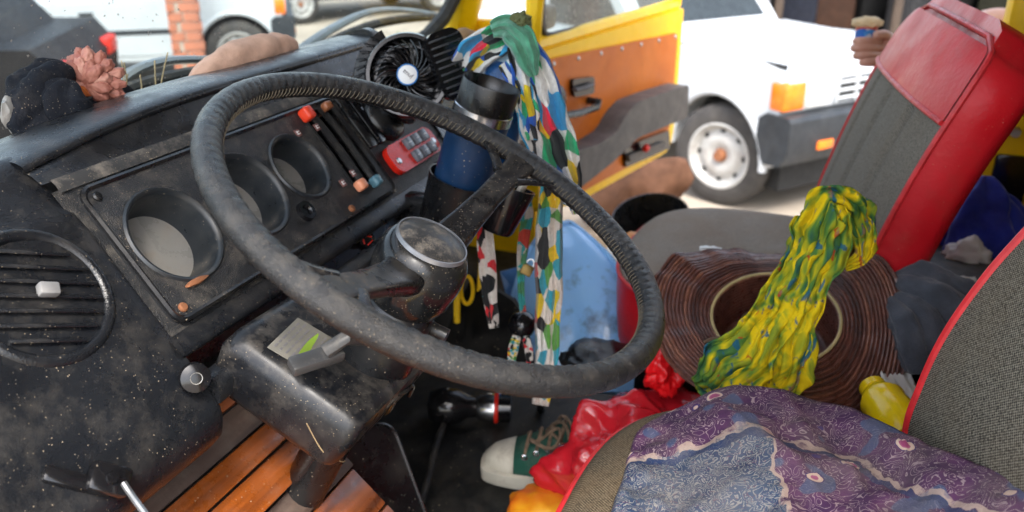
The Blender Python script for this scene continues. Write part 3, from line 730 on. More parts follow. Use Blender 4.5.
g = blob(at(12, 114, X=-.82), (.006, .012, .018), 3, .3, 2, 0, 4); g.build('lining', M_lens, cl)
fl = thing('dried_flower_head', 'dried red-brown flower head with orange heart on the dark cloth', 'dried flower', at(90, 98, X=-.80))
fc = at(88, 84, X=-.81); fx = Vector((.35, -.75, .2)).normalized(); MF = frame(fc, fx)
M_pet = mat('dried_petal', (.46, .19, .13), .6, col2=(.22, .05, .035), vscale=70, dust=.3, dscale=90, bump=.4, bscale=300)
M_pet2 = mat('dried_petal_pale', (.58, .30, .22), .6, col2=(.34, .11, .08), vscale=70, dust=.2, dscale=90, bump=.4, bscale=300)
for lay, (cnt, r0, ln_, up_) in enumerate(((13, .020, .019, -.004), (10, .012, .015, .006))):
    for k in range(cnt):
        a = math.radians(-35 + 250 * k / (cnt - 1)); dr_ = Vector((math.cos(a), math.sin(a), random.uniform(-.25, .25))); c = MF @ (dr_ * (r0 + .004 * random.random()) + Vector((0, 0, up_)))
        Mo = frame((0, 0, 0), MF.to_3x3() @ dr_, fx)
        g = blob(c, (.0075, .0085, ln_), 4, .16, 2.2, .10, k + 10 * lay, M=Mo.to_3x3()); g.build('petal', M_pet if (k + lay) % 3 else M_pet2, fl, ang=180)
g = blob(MF @ Vector((-.008, -.012, -.002)), (.018, .016, .018), 3, .2, 4, .3, 3); g.build('heart', mat('orange_heart', (.45, .12, .015), .8, col2=(.2, .03, .01), vscale=120), fl)
# tapered pinkish pouch
def loft(pts, rads, n=20, flat=1.0, wob=.04, seed=0, sub=6, up=None):
    P = smooth_path(pts, sub); m = len(P); Rr = np.interp(np.linspace(0, len(rads) - 1, m), range(len(rads)), rads); g = G(); R = []
    for i, p in enumerate(P):
        t = (P[min(i + 1, m - 1)] - P[max(i - 1, 0)]).normalized(); h = Vector(up or (0, 0, 1)); a = (h - t * h.dot(t)).normalized(); b = t.cross(a)
        R.append([p + (a * math.cos(2 * PI * k / n) * flat + b * math.sin(2 * PI * k / n)) * Rr[i] * (1 + wob * fbm((i * .35 + seed, math.cos(2 * PI * k / n) * 1.2, math.sin(2 * PI * k / n) * 1.2))) for k in range(n)])
    g.rings(R); return g
XP = -.775
po = thing('beige_pouch', 'pinkish beige tapered pouch with a knotted end lying on the dash top', 'pouch', at(245, 80, X=XP))
M_pouch = mat('pink_canvas', (.58, .36, .26), .85, var=.2, vscale=45, spec=.2, speck=.22, sscale=330, speckcol=(.25, .12, .08), bump=.4, bscale=500, dust=.15)
g = loft([at(186, 89, X=XP), at(205, 75, X=XP), at(232, 62, X=XP), at(258, 53, X=XP), at(280, 48, X=XP), at(291, 46, X=XP)], [.004, .016, .024, .024, .020, .013], 32, 1.05, .16, 2); g.build('pouch_body', M_pouch, po)
g = loft([at(283, 47, X=XP), at(287, 41, X=XP), at(290, 37, X=XP)], [.010, .006, .002], 10); g.build('corner', M_pouch, po)
g = loft([at(288, 55, X=XP), at(296, 54, X=XP), at(303, 59, X=XP)], [.012, .008, .011], 12, 1, .5, 5); g.build('knot', mat('knot', (.16, .085, .05), .9), po)
M_hay = mat('dry_grass', (.42, .33, .17), .8)
for k in range(7):
    x0 = random.uniform(118, 165); b = at(x0, 108, X=-.84); t_ = at(x0 + random.uniform(-9, 9), random.uniform(48, 78), X=-.86)
    g = G(); g.tube(smooth_path([b, b.lerp(t_, .5) + Vector((0, random.uniform(-.006, .006), 0)), t_], 4), .0009, 4)
    tag(g.build('grass_stalk', M_hay), 'thin dry grass stalk standing between dash top and windscreen', 'grass stalk', 'dry grass stalks at the windscreen')
# ------------------------------------------------------------------ fan
fan = thing('desk_fan', 'small black folding fan with a round grille and white badge on the dash', 'fan', at(405, 118, Y=1.08))
FC = at(408, 76, Y=1.07); fn_ = Vector((.40, -.84, .36)).normalized(); MF = frame(FC, fn_, Vector((.84, .40, 0)))
g = G(); g.lathe([(.054, -.026), (.060, -.02), (.061, .006), (.058, .012), (.053, .012), (.051, .0), (.050, -.02)], MF, 48); g.build('housing', M_gloss, fan, ang=50)
g = G(); g.lathe([(0, -.024), (.05, -.024)], MF, 32); g.build('back_plate', M_gloss, fan)
for k in range(26):
    a0 = 2 * PI * k / 26; P = []
    for i in range(7):
        t = i / 6; r = .015 + .036 * t; a = a0 + .75 * t; P.append(MF @ Vector((r * math.cos(a), r * math.sin(a), .009 - .004 * t + .004 * math.sin(PI * t))))
    g = G(); g.tube(P, .0009, 5, flat=1.6); g.build('grille_rib', M_gloss, fan)
for k in range(7):
    a0 = 2 * PI * k / 7; rows = []
    for i in range(6):
        r = .012 + .032 * i / 5; rows.append([MF @ Vector((r * math.cos(a0 + q * .38 + .12 * i / 5), r * math.sin(a0 + q * .38 + .12 * i / 5), -.010 + .010 * q)) for q in (-1, 0, 1)])
    g = G(); g.grid(rows); g.build('fan_blade', M_black, fan, solid=.0015)
g = G(); g.lathe([(0, .013), (.0125, .0128), (.0135, .012)], MF, 32); bdg = g.build('badge', M_white, fan)
g = G(); g.lathe([(.0133, .0115), (.0140, .0132), (.0152, .0125), (.0155, .008)], MF, 32); g.build('badge_ring', mat('badge_blue', (.02, .16, .45), .35), fan)
def text_mesh(txt, M, size, m, name, parent, ext=.0003):
    cu = bpy.data.curves.new('t', 'FONT'); cu.body = txt; cu.size = size; cu.align_x = 'CENTER'; cu.align_y = 'CENTER'; cu.extrude = ext
    o = bpy.data.objects.new('t', cu); COL.objects.link(o); bpy.context.view_layer.update()
    me = bpy.data.meshes.new_from_object(o.evaluated_get(bpy.context.evaluated_depsgraph_get())); bpy.data.objects.remove(o)
    g = G(); g.bm.from_mesh(me); bmesh.ops.transform(g.bm, matrix=M, verts=list(g.bm.verts)); return g.build(name, m, parent, ang=30)
text_mesh('jnua', MF @ Matrix.Translation((0, 0, .0135)) @ rotz(math.radians(140)), .0095, M_gloss, 'badge_lettering', bdg)
M_steelb = mat('dark_satin', (.03, .032, .036), .3, spec=.6)
# side wings
g = G(); g.lathe([(.060, -.030), (.078, -.030), (.080, -.024), (.078, -.016), (.060, -.012), (.060, -.030)], MF, 22, math.radians(118), math.radians(205)); wl = g.build('left_wing', M_gloss, fan, ang=50)
for k in range(9):
    a = math.radians(124 + 9.5 * k); g = G(); g.tube([MF @ Vector((r * math.cos(a + (r - .06) * 8), r * math.sin(a + (r - .06) * 8), -.010)) for r in (.061, .067, .073, .078)], .0010, 5); g.build('wing_rib', M_black, wl)
RC = at(453, 64, Y=1.09); Mr = frame(RC, Vector((.72, -.62, .42)), Vector((.45, .35, .25)))
Mr = frame(RC, Vector((.70, -.66, .28)).normalized(), Vector((.62, .70, .25)))
g = G(); g.prism(rr2(.056, .098, .018), .016, Mr, bev=.003, z0=-.016); wr = g.build('right_wing', M_gloss, fan, ang=50)
for k in range(9):
    g = G(); g.mbox(Mr, (0, -.038 + .0095 * k, .002), (.046, .0030, .007), .001); g.build('wing_rib', M_steelb, wr)
g = G(); g.tube(smooth_path([FC - fn_ * .02, FC - fn_ * .03 + Vector((0, 0, -.05)), Vector((FC.x - .02, FC.y, 1.66))], 5), .014, 10); g.build('stem', M_black, fan)
g = G(); bq = dp(.02, 1.07, .004); g.lathe([(0, .012), (.03, .012), (.036, .006), (.037, -.004)], frame(bq, nv), 24); g.build('base', M_black, fan, ang=50)
# ------------------------------------------------------------------ mug in its holder
mug = thing('travel_mug', 'blue steel travel mug with black upper cup and bright metal band', 'mug', at(452, 205, Y=.985))
A_, B_ = at(455, 200, Y=.985), at(492, 83, Y=1.0); ax_ = (B_ - A_); LN = ax_.length; MM = frame(A_, ax_)
rm = .0385
g = G(); g.lathe([(0, -.01), (rm * .86, -.01), (rm * .95, 0), (rm, LN * .5), (rm, LN * .715)], MM, 48); g.build('body', mat('blue_coat', (.004, .026, .075), .42, spec=.35, var=.15, vscale=30, rvar=.1, dust=.15, speck=.05), mug, ang=60)
g = G(); g.lathe([(rm * .99, LN * .713), (rm * 1.03, LN * .718), (rm * 1.03, LN * .79), (rm * .99, LN * .795)], MM, 48); g.build('metal_band', M_chrome, mug, ang=60)
g = G(); g.lathe([(rm * .99, LN * .795), (rm * 1.0, LN * .99), (rm * .985, LN * 1.0), (rm * .955, LN * .995), (rm * .93, LN * .83), (0, LN * .82)], MM, 48); g.build('black_cup', mat('mug_black', (.006, .006, .006), .3, speck=.05, sscale=300), mug, ang=60)
hold = thing('cup_holder', 'black plastic cup holder carrying the blue mug', 'cup holder', A_ - ax_.normalized() * .08)
g = G(); g.lathe([(0, -.055), (rm * .9, -.055), (rm * 1.02, -.05), (rm * 1.16, .03), (rm * 1.2, .034), (rm * 1.13, .034), (rm * 1.08, .02), (rm * .98, -.045), (0, -.046)], MM, 40); g.build('cup', M_black, hold, ang=50)
g = G(); g.box(A_ + Vector((-.055, .03, -.03)), (.11, .03, .04), bev=.006); g.build('bracket', M_black, hold)
g = G(); g.tube(smooth_path([at(436, 132, Y=1.2), at(446, 142, Y=1.15), at(450, 158, Y=1.08)], 5), .002, 6); tag(g.build('charging_cable', M_black), 'thin black cable beside the red switch plate', 'cable')
# second bottle behind
bt = thing('blue_bottle', 'blue bottle with a pale cap, half hidden under the coloured scarf', 'bottle', at(500, 150, Y=1.11))
A2, B2 = at(497, 130, Y=1.11), at(514, 47, Y=1.13); MB2 = frame(A2, B2 - A2); l2 = (B2 - A2).length
g = G(); g.lathe([(0, -.12), (.034, -.12), (.036, 0), (.036, l2 * .74), (.030, l2 * .82)], MB2, 32); g.build('body', mat('bottle_blue', (.01, .07, .22), .3), bt, ang=60)
g = G(); g.lathe([(.030, l2 * .82), (.031, l2 * .9), (.028, l2), (0, l2)], MB2, 32); g.build('cap', mat('pale_cap', (.35, .5, .6), .4), bt, ang=60)
# black tapering pouch with sticks
pp = thing('black_pen_cup', 'black tapered cup with a few sticks, hanging under the wheel spoke', 'cup', at(500, 228, Y=1.03))
A3, B3 = at(496, 232, Y=1.03), at(512, 186, Y=1.05); M3 = frame(A3, B3 - A3); l3 = (B3 - A3).length
g = G(); g.lathe([(0, 0), (.020, 0), (.024, .006), (.034, l3 * .9), (.035, l3), (.031, l3), (.02, .01), (0, .008)], M3, 32); g.build('cup', M_gloss, pp, ang=50)
for k, (c_, dx, dy) in enumerate((((.55, .45, .35), .01, .008), ((.6, .42, .05), -.004, .014), ((.5, .48, .42), .014, -.01), ((.25, .2, .3), .0, -.012))):
    g = G(); g.tube([M3 @ Vector((dx * .4, dy * .4, .01)), M3 @ Vector((dx * 1.6, dy * 1.6, l3 + .022 + .006 * k))], .0042, 6); g.build('stick', mat('stick', c_, .6), pp)
g = G(); g.tube([M3 @ Vector((-.03, 0, l3 * .8)), M3 @ Vector((-.12, 0, l3 * .8))], .008, 8); g.build('bracket', M_black, pp)
# ------------------------------------------------------------------ scarves and ribbons
WHT = (.72, .70, .66)
M_scarf = patches('painted_scarf', [(0, WHT), (.22, (.03, .30, .55)), (.36, (.02, .10, .45)), (.46, (.75, .55, .01)), (.55, WHT), (.70, (.01, .012, .015)), (.80, (.05, .42, .55)), (.90, (.03, .38, .16)), (.96, (.7, .02, .05))], 1, dist=.9, uv=(5.5, 6.5))
M_scarf2 = patches('painted_ribbon', [(0, (.68, .62, .55)), (.22, (.75, .52, .01)), (.36, (.70, .62, .55)), (.52, (.012, .012, .015)), (.66, (.03, .32, .42)), (.78, (.65, .02, .03)), (.86, (.72, .7, .66)), (.95, (.10, .30, .05))], 1, dist=.8, uv=(3.2, 15))
M_bw = patches('zebra_ribbon', [(0, (.7, .66, .6)), (.38, (.01, .012, .014)), (.72, (.7, .66, .6)), (.86, (.05, .33, .42)), (.94, (.65, .02, .03))], 1, dist=1.2, uv=(2.6, 9))
M_green = mat('green_cloth', (.06, .25, .15), .85, var=.3, vscale=60, sheen=.3, bump=.3)
def strip(pts, folds=2.5, amp=.5, m=14, seed=0, sub=8, thick=.002, crisp=False):
    P = smooth_path([at(x, y, Y=Y_) for x, y, Y_, w in pts], sub); n = len(P); Wd = np.interp(np.linspace(0, len(pts) - 1, n), range(len(pts)), [w for *_, w in pts]); rows = []
    for i, p in enumerate(P):
        t = (P[min(i + 1, n - 1)] - P[max(i - 1, 0)]).normalized(); v = (CAM - p).normalized(); s_ = t.cross(v).normalized(); w = Wd[i] * (CAM - p).length / FPX / 2; r = []
        for j in range(m + 1):
            q = -1 + 2 * j / m
            d = amp * w * (((2 * abs(math.sin(folds * PI * q / 2 + seed + .5 * MN.noise(Vector((i * .05, seed, 2))))) ** .7 - 1) if crisp else math.sin(folds * PI * q + seed + i * .05)) + .6 * fbm((q * 2, i * .06 if crisp else i * .12, seed), 2 if crisp else 3))
            r.append(p + s_ * (w * (q + .12 * MN.noise(Vector((i * .2, seed, 0))))) + v * d)
        rows.append(r)
    g = G(); g.grid(rows, uvs=True); return g
sc_ = thing('painted_scarf', 'bright scarf printed in blue, white and yellow, draped over the bottle', 'scarf', at(555, 190, Y=1.06))
strip([(463, 98, 1.13, 20), (462, 75, 1.11, 30), (474, 55, 1.09, 34), (494, 42, 1.08, 32), (512, 34, 1.09, 28), (524, 40, 1.10, 24)], 2.2, .35, seed=1).build('neck_loop', M_scarf, sc_, solid=.002)
strip([(520, 42, 1.07, 26), (530, 66, 1.06, 38), (538, 95, 1.05, 46), (546, 128, 1.05, 50), (556, 160, 1.06, 48), (566, 182, 1.07, 34), (572, 196, 1.08, 18)], 3.0, .32, 20, seed=3).build('hanging_end', M_scarf, sc_, solid=.002)
strip([(505, 62, 1.07, 16), (520, 85, 1.05, 20), (528, 112, 1.04, 22), (529, 140, 1.04, 18)], 2, .3, seed=6).build('inner_fold', M_scarf, sc_, solid=.002)
gs = thing('green_kerchief', 'faded green kerchief knotted on top of the painted scarf', 'kerchief', at(520, 60, Y=1.05))
strip([(492, 30, 1.06, 14), (506, 27, 1.05, 24), (520, 38, 1.04, 28), (528, 58, 1.035, 24), (534, 76, 1.035, 8)], 2.0, .35, seed=9).build('kerchief_cloth', M_green, gs, solid=.002)
blob(at(521, 22, Y=1.06), (.014, .014, .012), 4, .4, 2, .4, 5).build('kerchief_knot', mat('olive_knot', (.09, .10, .04), .9), gs)
def ribbon(name, pts, m_, label, folds, seed, amp=.35):
    o = strip(pts, folds, amp, 10, seed).build(name, m_, None, solid=.0018); return tag(o, label, 'ribbon')
ribbon('hanging_ribbon', [(484, 218, 1.06, 12), (486, 245, 1.06, 17), (488, 275, 1.07, 17), (491, 305, 1.07, 13), (494, 328, 1.07, 9)], M_bw, 'black and white ribbon with a red tip, leftmost of those hanging under the wheel', 1.5, 2)
ribbon('hanging_ribbon', [(524, 192, 1.10, 10), (527, 215, 1.10, 12), (523, 245, 1.10, 11), (521, 280, 1.10, 7), (523, 312, 1.11, 6)], patches('teal_ribbon', [(0, (.03, .30, .30)), (.4, (.06, .22, .10)), (.6, (.5, .45, .4)), (.8, (.45, .05, .03))], 50), 'narrow teal ribbon with a brass padlock, ending at the gear knob', 1.2, 4)
ribbon('hanging_ribbon', [(549, 168, 1.02, 12), (551, 195, 1.01, 22), (549, 230, 1.01, 26), (549, 275, 1.01, 27), (548, 320, 1.02, 25), (546, 365, 1.02, 22), (540, 405, 1.03, 16)], M_scarf2, 'broad cream ribbon with yellow, red and teal print hanging under the wheel', 2.5, 7)
ribbon('hanging_ribbon', [(541, 180, 1.03, 10), (558, 192, 1.02, 16), (572, 202, 1.03, 12), (576, 214, 1.04, 6)], M_scarf, 'short printed ribbon end tied just below the wheel rim', 1.5, 8)
lk = thing('padlock', 'small brass padlock hanging on the teal ribbon', 'padlock', at(527, 278, Y=1.10)); c = at(527, 270, Y=1.10)
Mk = frame(c, (CAM - c).normalized(), Vector((.8, .35, -.5))); M_brass = mat('brass', (.22, .15, .05), .45, .8)
g = G(); g.mbox(Mk, (0, 0, 0), (.018, .017, .009), .002); g.build('lock_body', M_brass, lk)
g = G(); g.tube([Mk @ Vector((.006 * math.cos(a), .0085 + .009 * math.sin(a), 0)) for a in [PI * k / 10 for k in range(11)]], .0014, 6); g.build('shackle', M_steel, lk)
gk = thing('gear_lever', 'black ball-topped gear lever with ribbons tied below the knob', 'gear lever', Vector((at(522, 325, Y=1.12).x, 1.12, FLZ))); c = at(522, 325, Y=1.12)
g = G(); g.lathe([(0, .021), (.010, .020), (.019, .013), (.0225, .002), (.020, -.010), (.013, -.018), (.010, -.022)], frame(c, Vector((.15, -.35, .9))), 28); g.build('knob', M_gloss, gk, ang=60)
g = G(); g.tube(smooth_path([c - Vector((0, 0, .015)), c + Vector((-.02, .10, -.12)), Vector((c.x - .05, c.y + .24, FLZ))], 6), .008, 10); g.build('shaft', M_black, gk)
strip([(517, 336, 1.10, 8), (513, 350, 1.10, 10), (511, 366, 1.10, 6)], 1.2, .3, seed=3).build('tied_ribbon', M_scarf2, gk, solid=.0015)
strip([(526, 336, 1.10, 7), (529, 352, 1.10, 8), (530, 368, 1.10, 6)], 1.2, .3, seed=5).build('tied_ribbon', M_bw, gk, solid=.0015)
# ------------------------------------------------------------------ blue plastic tub in the passenger footwell
M_blue = mat('blue_plastic', (.26, .54, .95), .18, var=.10, vscale=6, col2=(.32, .60, .95), stain=.7, staincol=(.06, .045, .03), dscale=16, rvar=.1, coat=.1)
tub = thing('blue_tub', 'shiny light blue plastic tub with mud stains behind the wheel rim', 'tub', Vector((-.5, 1.45, FLZ)))
rowsT = []
for (xl, yl, xr, yr, Y0, Y1, bl) in ((538, 236, 572, 224, 1.50, 1.54, 0), (530, 248, 598, 246, 1.47, 1.50, .01), (522, 264, 616, 266, 1.44, 1.47, .015), (514, 290, 632, 297, 1.41, 1.44, .02), (508, 320, 645, 332, 1.37, 1.41, .025), (502, 350, 652, 358, 1.33, 1.38, .02), (498, 395, 656, 402, 1.30, 1.35, .01)):
    rowsT.append([at(xl + (xr - xl) * j / 16, yl + (yr - yl) * j / 16 - 5 * math.sin(PI * j / 16), Y=Y0 + (Y1 - Y0) * j / 16) + (Vector((.1, -.8, .35)) * (bl * math.sin(PI * j / 16) ** .7 + .018 * fbm((j * .22, yl * .02, 1.5)))) for j in range(17)])
g = G(); g.grid(rowsT); g.build('tub_side', M_blue, tub, sub=1, solid=.005, ang=180)
g = G(); g.tube(smooth_path([rowsT[i][0] for i in range(7)][::-1] + rowsT[0][4::4] + [rowsT[i][-1] for i in range(1, 7)], 4), .006, 8); g.build('tub_rim', M_blue, tub)
def plateq(pts, th):
    P = [at(x, y, Y=Y_) for x, y, Y_ in pts]; n_ = (P[1] - P[0]).cross(P[2] - P[0]).normalized(); g = G(); k = len(P)
    g.add(P + [p + n_ * th for p in P], [tuple(range(k)), tuple(range(2 * k - 1, k - 1, -1))] + [(i, i + k, (i + 1) % k + k, (i + 1) % k) for i in range(k)]); return g
pl = plateq([(500, 272, 1.46), (540, 262, 1.48), (545, 330, 1.46), (512, 318, 1.44)], .006).build('blue_sheet', mat('pale_blue_plastic', (.12, .30, .62), .3)); tag(pl, 'pale blue plastic sheet tucked behind the hanging ribbons', 'sheet')
pl = plateq([(472, 276, 1.36), (512, 300, 1.30), (528, 322, 1.28), (522, 380, 1.22), (430, 372, 1.26), (452, 318, 1.32)], .008).build('black_board', M_mat); tag(pl, 'flat black board leaning behind the ribbons and the hub', 'board')
g = plateq([(437, 345, 1.33), (478, 300, 1.40), (484, 306, 1.40), (444, 352, 1.33)], .006); tag(g.build('blue_strip', M_blue), 'thin blue plastic edge beside the black board, right of the hub', 'strip')
yh = thing('yellow_loop', 'yellow plastic handle loop just right of the steering hub', 'handle', at(468, 320, Y=1.30)); M_yp = mat('yellow_plastic', (.80, .50, .01), .4)
g = G(); g.tube([at(x, y, Y=1.30) for x, y in ((457, 322), (457, 300), (459, 280))], .0065, 8); g.build('handle_bar', M_yp, yh)
g = G(); g.tube([at(x, y, Y=1.34) for x, y in ((479, 292), (480, 278), (481, 262))], .005, 8); g.build('handle_bar', M_yp, yh)
g = G(); g.tube([at(467 + 6 * math.cos(a), 290 + 14 * math.sin(a), Y=1.32) for a in [2 * PI * k / 20 for k in range(20)]], .004, 6, closed=True); g.build('handle_loop', M_yp, yh)
# ------------------------------------------------------------------ things on the floor
fc = at(440, 408, Z=FLZ + .035)
tr = thing('torch', 'glossy black torch with a red ring lying on the dark floor', 'torch', at(470, 412, Z=FLZ))
a, b = at(432, 405, Z=FLZ + .035), at(512, 408, Z=FLZ + .03); Mt = frame(a, b - a); lt_ = (b - a).length
g = G(); g.lathe([(0, -.01), (.028, -.004), (.036, .02), (.034, .05), (.022, .07), (.020, lt_ * .55)], Mt, 28); g.build('torch_head', M_gloss, tr, ang=60)
g = G(); g.lathe([(.020, lt_ * .55), (.027, lt_ * .6), (.029, lt_ * .78)], Mt, 28); g.build('torch_body', M_chrome, tr, ang=60)
g = G(); g.lathe([(.0295, lt_ * .78), (.031, lt_ * .79), (.031, lt_ * .82), (.0295, lt_ * .83)], Mt, 28); g.build('red_ring', M_red_pl, tr, ang=60)
g = G(); g.lathe([(.028, lt_ * .83), (.028, lt_ * .98), (.02, lt_), (0, lt_)], Mt, 28); g.build('tail_cap', M_gloss, tr, ang=60)
# sneaker
toe, heel = at(484, 464, Z=FLZ + .02), at(620, 474, Z=FLZ + .02); toe.z = heel.z = 0
dd = (heel - toe).normalized(); heel = toe + dd * .285; Msh = frame((toe.x, toe.y, FLZ + .001), (0, 0, 1), dd)
shoe = thing('sneaker', 'worn green canvas sneaker with white rubber toe and muddy laces', 'shoe', (toe.x + dd.x * .14, toe.y + dd.y * .14, FLZ))
def shoe_ring(z0, z1, grow, n=40):
    o = []
    for i in range(n):
        t = 2 * PI * i / n; u = .1425 - .1425 * math.cos(t); w = (.046 - .010 * math.exp(-((u - .15) / .05) ** 2) - .008 * (u / .285)) * abs(math.sin(t)) ** .62
        o.append((u + (grow if u > .1425 else -grow) * abs(math.cos(t)), math.copysign(w + grow, math.sin(t))))
    return o
M_shw = mat('sneaker_rubber', (.55, .52, .44), .7, var=.15, dust=.4, dscale=40, stain=.3)
g = G(); g.rings([[Msh @ Vector((x, y, z)) for x, y in shoe_ring(0, 0, gr)] for z, gr in ((0, 0), (.004, .004), (.028, .005), (.031, .001))]); g.build('sole', M_shw, shoe, ang=50)
g = G(); R = []
ups = [(.004, .012, .045), (.02, .026, .058), (.05, .036, .066), (.085, .040, .080), (.12, .040, .098), (.16, .038, .118), (.20, .037, .128), (.24, .036, .125), (.275, .028, .12), (.283, .02, .115)]
def upsec(u, hw, top):
    return [Msh @ Vector((u, hw * math.copysign(abs(math.cos(t)) ** .7, math.cos(t)), .028 + (top - .028) * abs(math.sin(t)) ** .8)) for t in [PI * k / 18 for k in range(19)]]
g.rings([upsec(*q) for q in ups[2:]], closed=False); g.build('upper', mat('green_canvas', (.012, .085, .058), .85, var=.25, dust=.35, dscale=40), shoe, solid=.002, ang=180)
g = G(); g.rings([upsec(*q) for q in [(.001, .004, .034)] + ups[:2] + [(.035, .032, .0635), (.056, .0385, .070)]], closed=False); g.build('toe_cap', M_shw, shoe, solid=.002, ang=180)
M_lace = mat('muddy_lace', (.19, .13, .085), .9, var=.4, vscale=80)
for k in range(5):
    u = .075 + .02 * k; tp = .078 + .0095 * k
    g = G(); g.tube(smooth_path([Msh @ Vector((u, -.030, tp - .012)), Msh @ Vector((u + .004, -.012, tp + .006)), Msh @ Vector((u + .006, .012, tp + .007)), Msh @ Vector((u, .030, tp - .012))], 4), .0034, 6); g.build('lace', M_lace, shoe)
    for s_ in (-1, 1):
        g = G(); g.lathe([(.0025, .001), (.0045, .0015), (.006, .0)], frame(Msh @ Vector((u, s_ * .033, tp - .014)), Msh.to_3x3() @ Vector((0, s_ * .7, .7))), 12); g.build('eyelet', M_chrome, shoe)
for k in range(3):
    cc = Msh @ Vector((.11 + .02 * k, -.035 + .02 * k, .115)); g = G()
    g.tube([cc + Vector((.026 * math.cos(a + k), .02 * math.sin(a), .010 * math.sin(2 * a + k) - .02 * (1 - math.cos(a)) * .5)) for a in [2 * PI * i / 24 for i in range(24)]], .0032, 6, closed=True); g.build('lace_bow', M_lace, shoe)
yf = at(543, 508, Z=FLZ + .09)
g = blob(yf, (.052, .045, .026), 4, .15, 1.8); M_mango = mat('yellow_red_skin', (.75, .42, .01), .4, col2=(.60, .06, .01), vscale=14)
tag(g.build('yellow_red_packet', M_mango), 'yellow and red packet tucked between the sneaker and the near seat', 'packet')
# red plastic bags
M_bag = mat('red_film', (.52, .014, .024), .24, var=.12, vscale=7, stain=.12, staincol=(.2, .02, .015), rvar=.1, coat=.5, spec=.6, bump=.35, bscale=40)
rb = blob(Vector((-.195, 1.07, 1.120)), (.155, .135, .128), 6, .14, 1.7, .50, 21, flat=FLZ + .005); rb = rb.build('red_plastic_bag', M_bag, ang=180); tag(rb, 'big glossy red plastic bag on the floor between the seats, dirt-streaked', 'bag')
rb = blob(at(668, 362, Y=1.13), (.035, .05, .045), 5, .25, 1.6, .55, 8); tag(rb.build('red_plastic_bag', mat('bright_red_film', (.72, .008, .012), .35, var=.1, bump=.3, bscale=60), ang=180), 'small bright red crumpled bag beside the straw hat', 'bag')
rb = blob(at(600, 360, Y=1.2), (.06, .06, .02), 4, .2, 2, .4, 12); tag(rb.build('dark_bag', mat('black_film', (.012, .012, .014), .35, bump=.3), ang=180), 'crumpled black bag between the blue tub and the red bag', 'bag')
# ------------------------------------------------------------------ straw hat between the seats
HC = at(775, 318, Y=1.16); hn = Vector((-.02, -.36, .93)).normalized(); MH = frame(HC, hn, (1, 0, 0))
hat = thing('straw_hat', 'dark brown coiled straw hat lying upside down between the seats', 'hat', HC - hn * .1)
M_straw = mat('brown_straw', (.15, .05, .032), .34, col2=(.05, .016, .012), vscale=60, dust=.10, dscale=45, bump=.6, bscale=420, coat=.25)
M_straw2 = mat('light_straw', (.24, .095, .055), .36, col2=(.09, .03, .02), vscale=90, bump=.6, bscale=420, coat=.2)
M_straw3 = mat('dark_straw', (.075, .026, .018), .4, col2=(.03, .01, .008), vscale=90, bump=.6, bscale=420, coat=.15)
def hatp(r, th, z):
    d = max(0, (r - .088) / .085)
    zz = z + d * .006 * fbm((math.cos(th) * 6, math.sin(th) * 6, 2)) + d * (.032 * math.sin(2 * th + .6) - .085 * max(0, math.cos(th + .5)) ** 2 + .02 * max(0, math.cos(th - 2.6)) ** 2 + .012 * math.sin(3 * th) + .01 * fbm((math.cos(th) * 2, math.sin(th) * 2, r * 8)))
    k = 1 + .04 * d * math.sin(th * 2 + 1); return MH @ Vector((r * k * 1.0, 0, 0)).lerp(Vector((0, 0, 0)), 0) if False else MH @ Vector((r * k * math.cos(th), r * k * math.sin(th), zz))
NTH = 110; NC = 17
R = []
for i in range(13): R.append([hatp(.088 + .085 * i / 12, 2 * PI * k / 60, .012 * math.sin(i / 12 * 2.2) - .012 * (i / 12) ** 2 - .0015) for k in range(60)])
g = G(); g.rings(R, caps=False); brim = g.build('brim', M_straw, hat, solid=.002, ang=180)
for c_ in range(NC):
    t = c_ / (NC - 1); r = .0885 + .084 * t; z = .012 * math.sin(t * 2.2) - .012 * t * t + random.uniform(-.0005, .0005)
    g = G(); g.tube([hatp(r + .0005 * MN.noise(Vector((k * .3, c_, 0))), 2 * PI * k / NTH, z) for k in range(NTH)], [.0026 + .0004 * MN.noise(Vector((k * .4, c_ * 3, 5))) for k in range(NTH)], 6, closed=True); g.build('coil', (M_straw, M_straw2, M_straw, M_straw3, M_straw)[random.randrange(5)], brim, ang=180)
R = []
for i in range(61):
    t = i / 60; r = .0885 - .012 * t ** 2 - (.055 * max(0, (t - .85) / .15) ** 2); R.append([MH @ Vector(((r + .0011 * abs(math.sin(PI * i / 4))) * math.cos(2 * PI * k / 80), (r + .0011 * abs(math.sin(PI * i / 4))) * math.sin(2 * PI * k / 80), -.085 * t)) for k in range(80)])
g = G(); g.rings(R, caps=False); g.build('crown', M_straw, hat, solid=.004, ang=180)
g = G(); g.tube([hatp(.0895, 2 * PI * k / 80, .003) for k in range(80)], .0024, 6, closed=True); g.build('inner_band', mat('pale_binding', (.42, .33, .15), .7), hat)
g = G(); g.tube([hatp(.1735, 2 * PI * k / 120, -.002) for k in range(120)], .0032, 6, closed=True); g.build('brim_edge', M_straw, hat)
g = G(); g.tube(smooth_path([at(675, 372, Y=1.05), at(700, 345, Y=1.08), at(722, 338, Y=1.07), at(750, 340, Y=1.06)], 6), .003, 6); g.build('chin_cord', mat('cord', (.12, .07, .04), .9), hat)
gl = thing('sunglasses', 'dark sunglasses with bright frame lying inside the hat crown', 'sunglasses', MH @ Vector((-.03, -.02, -.075)))
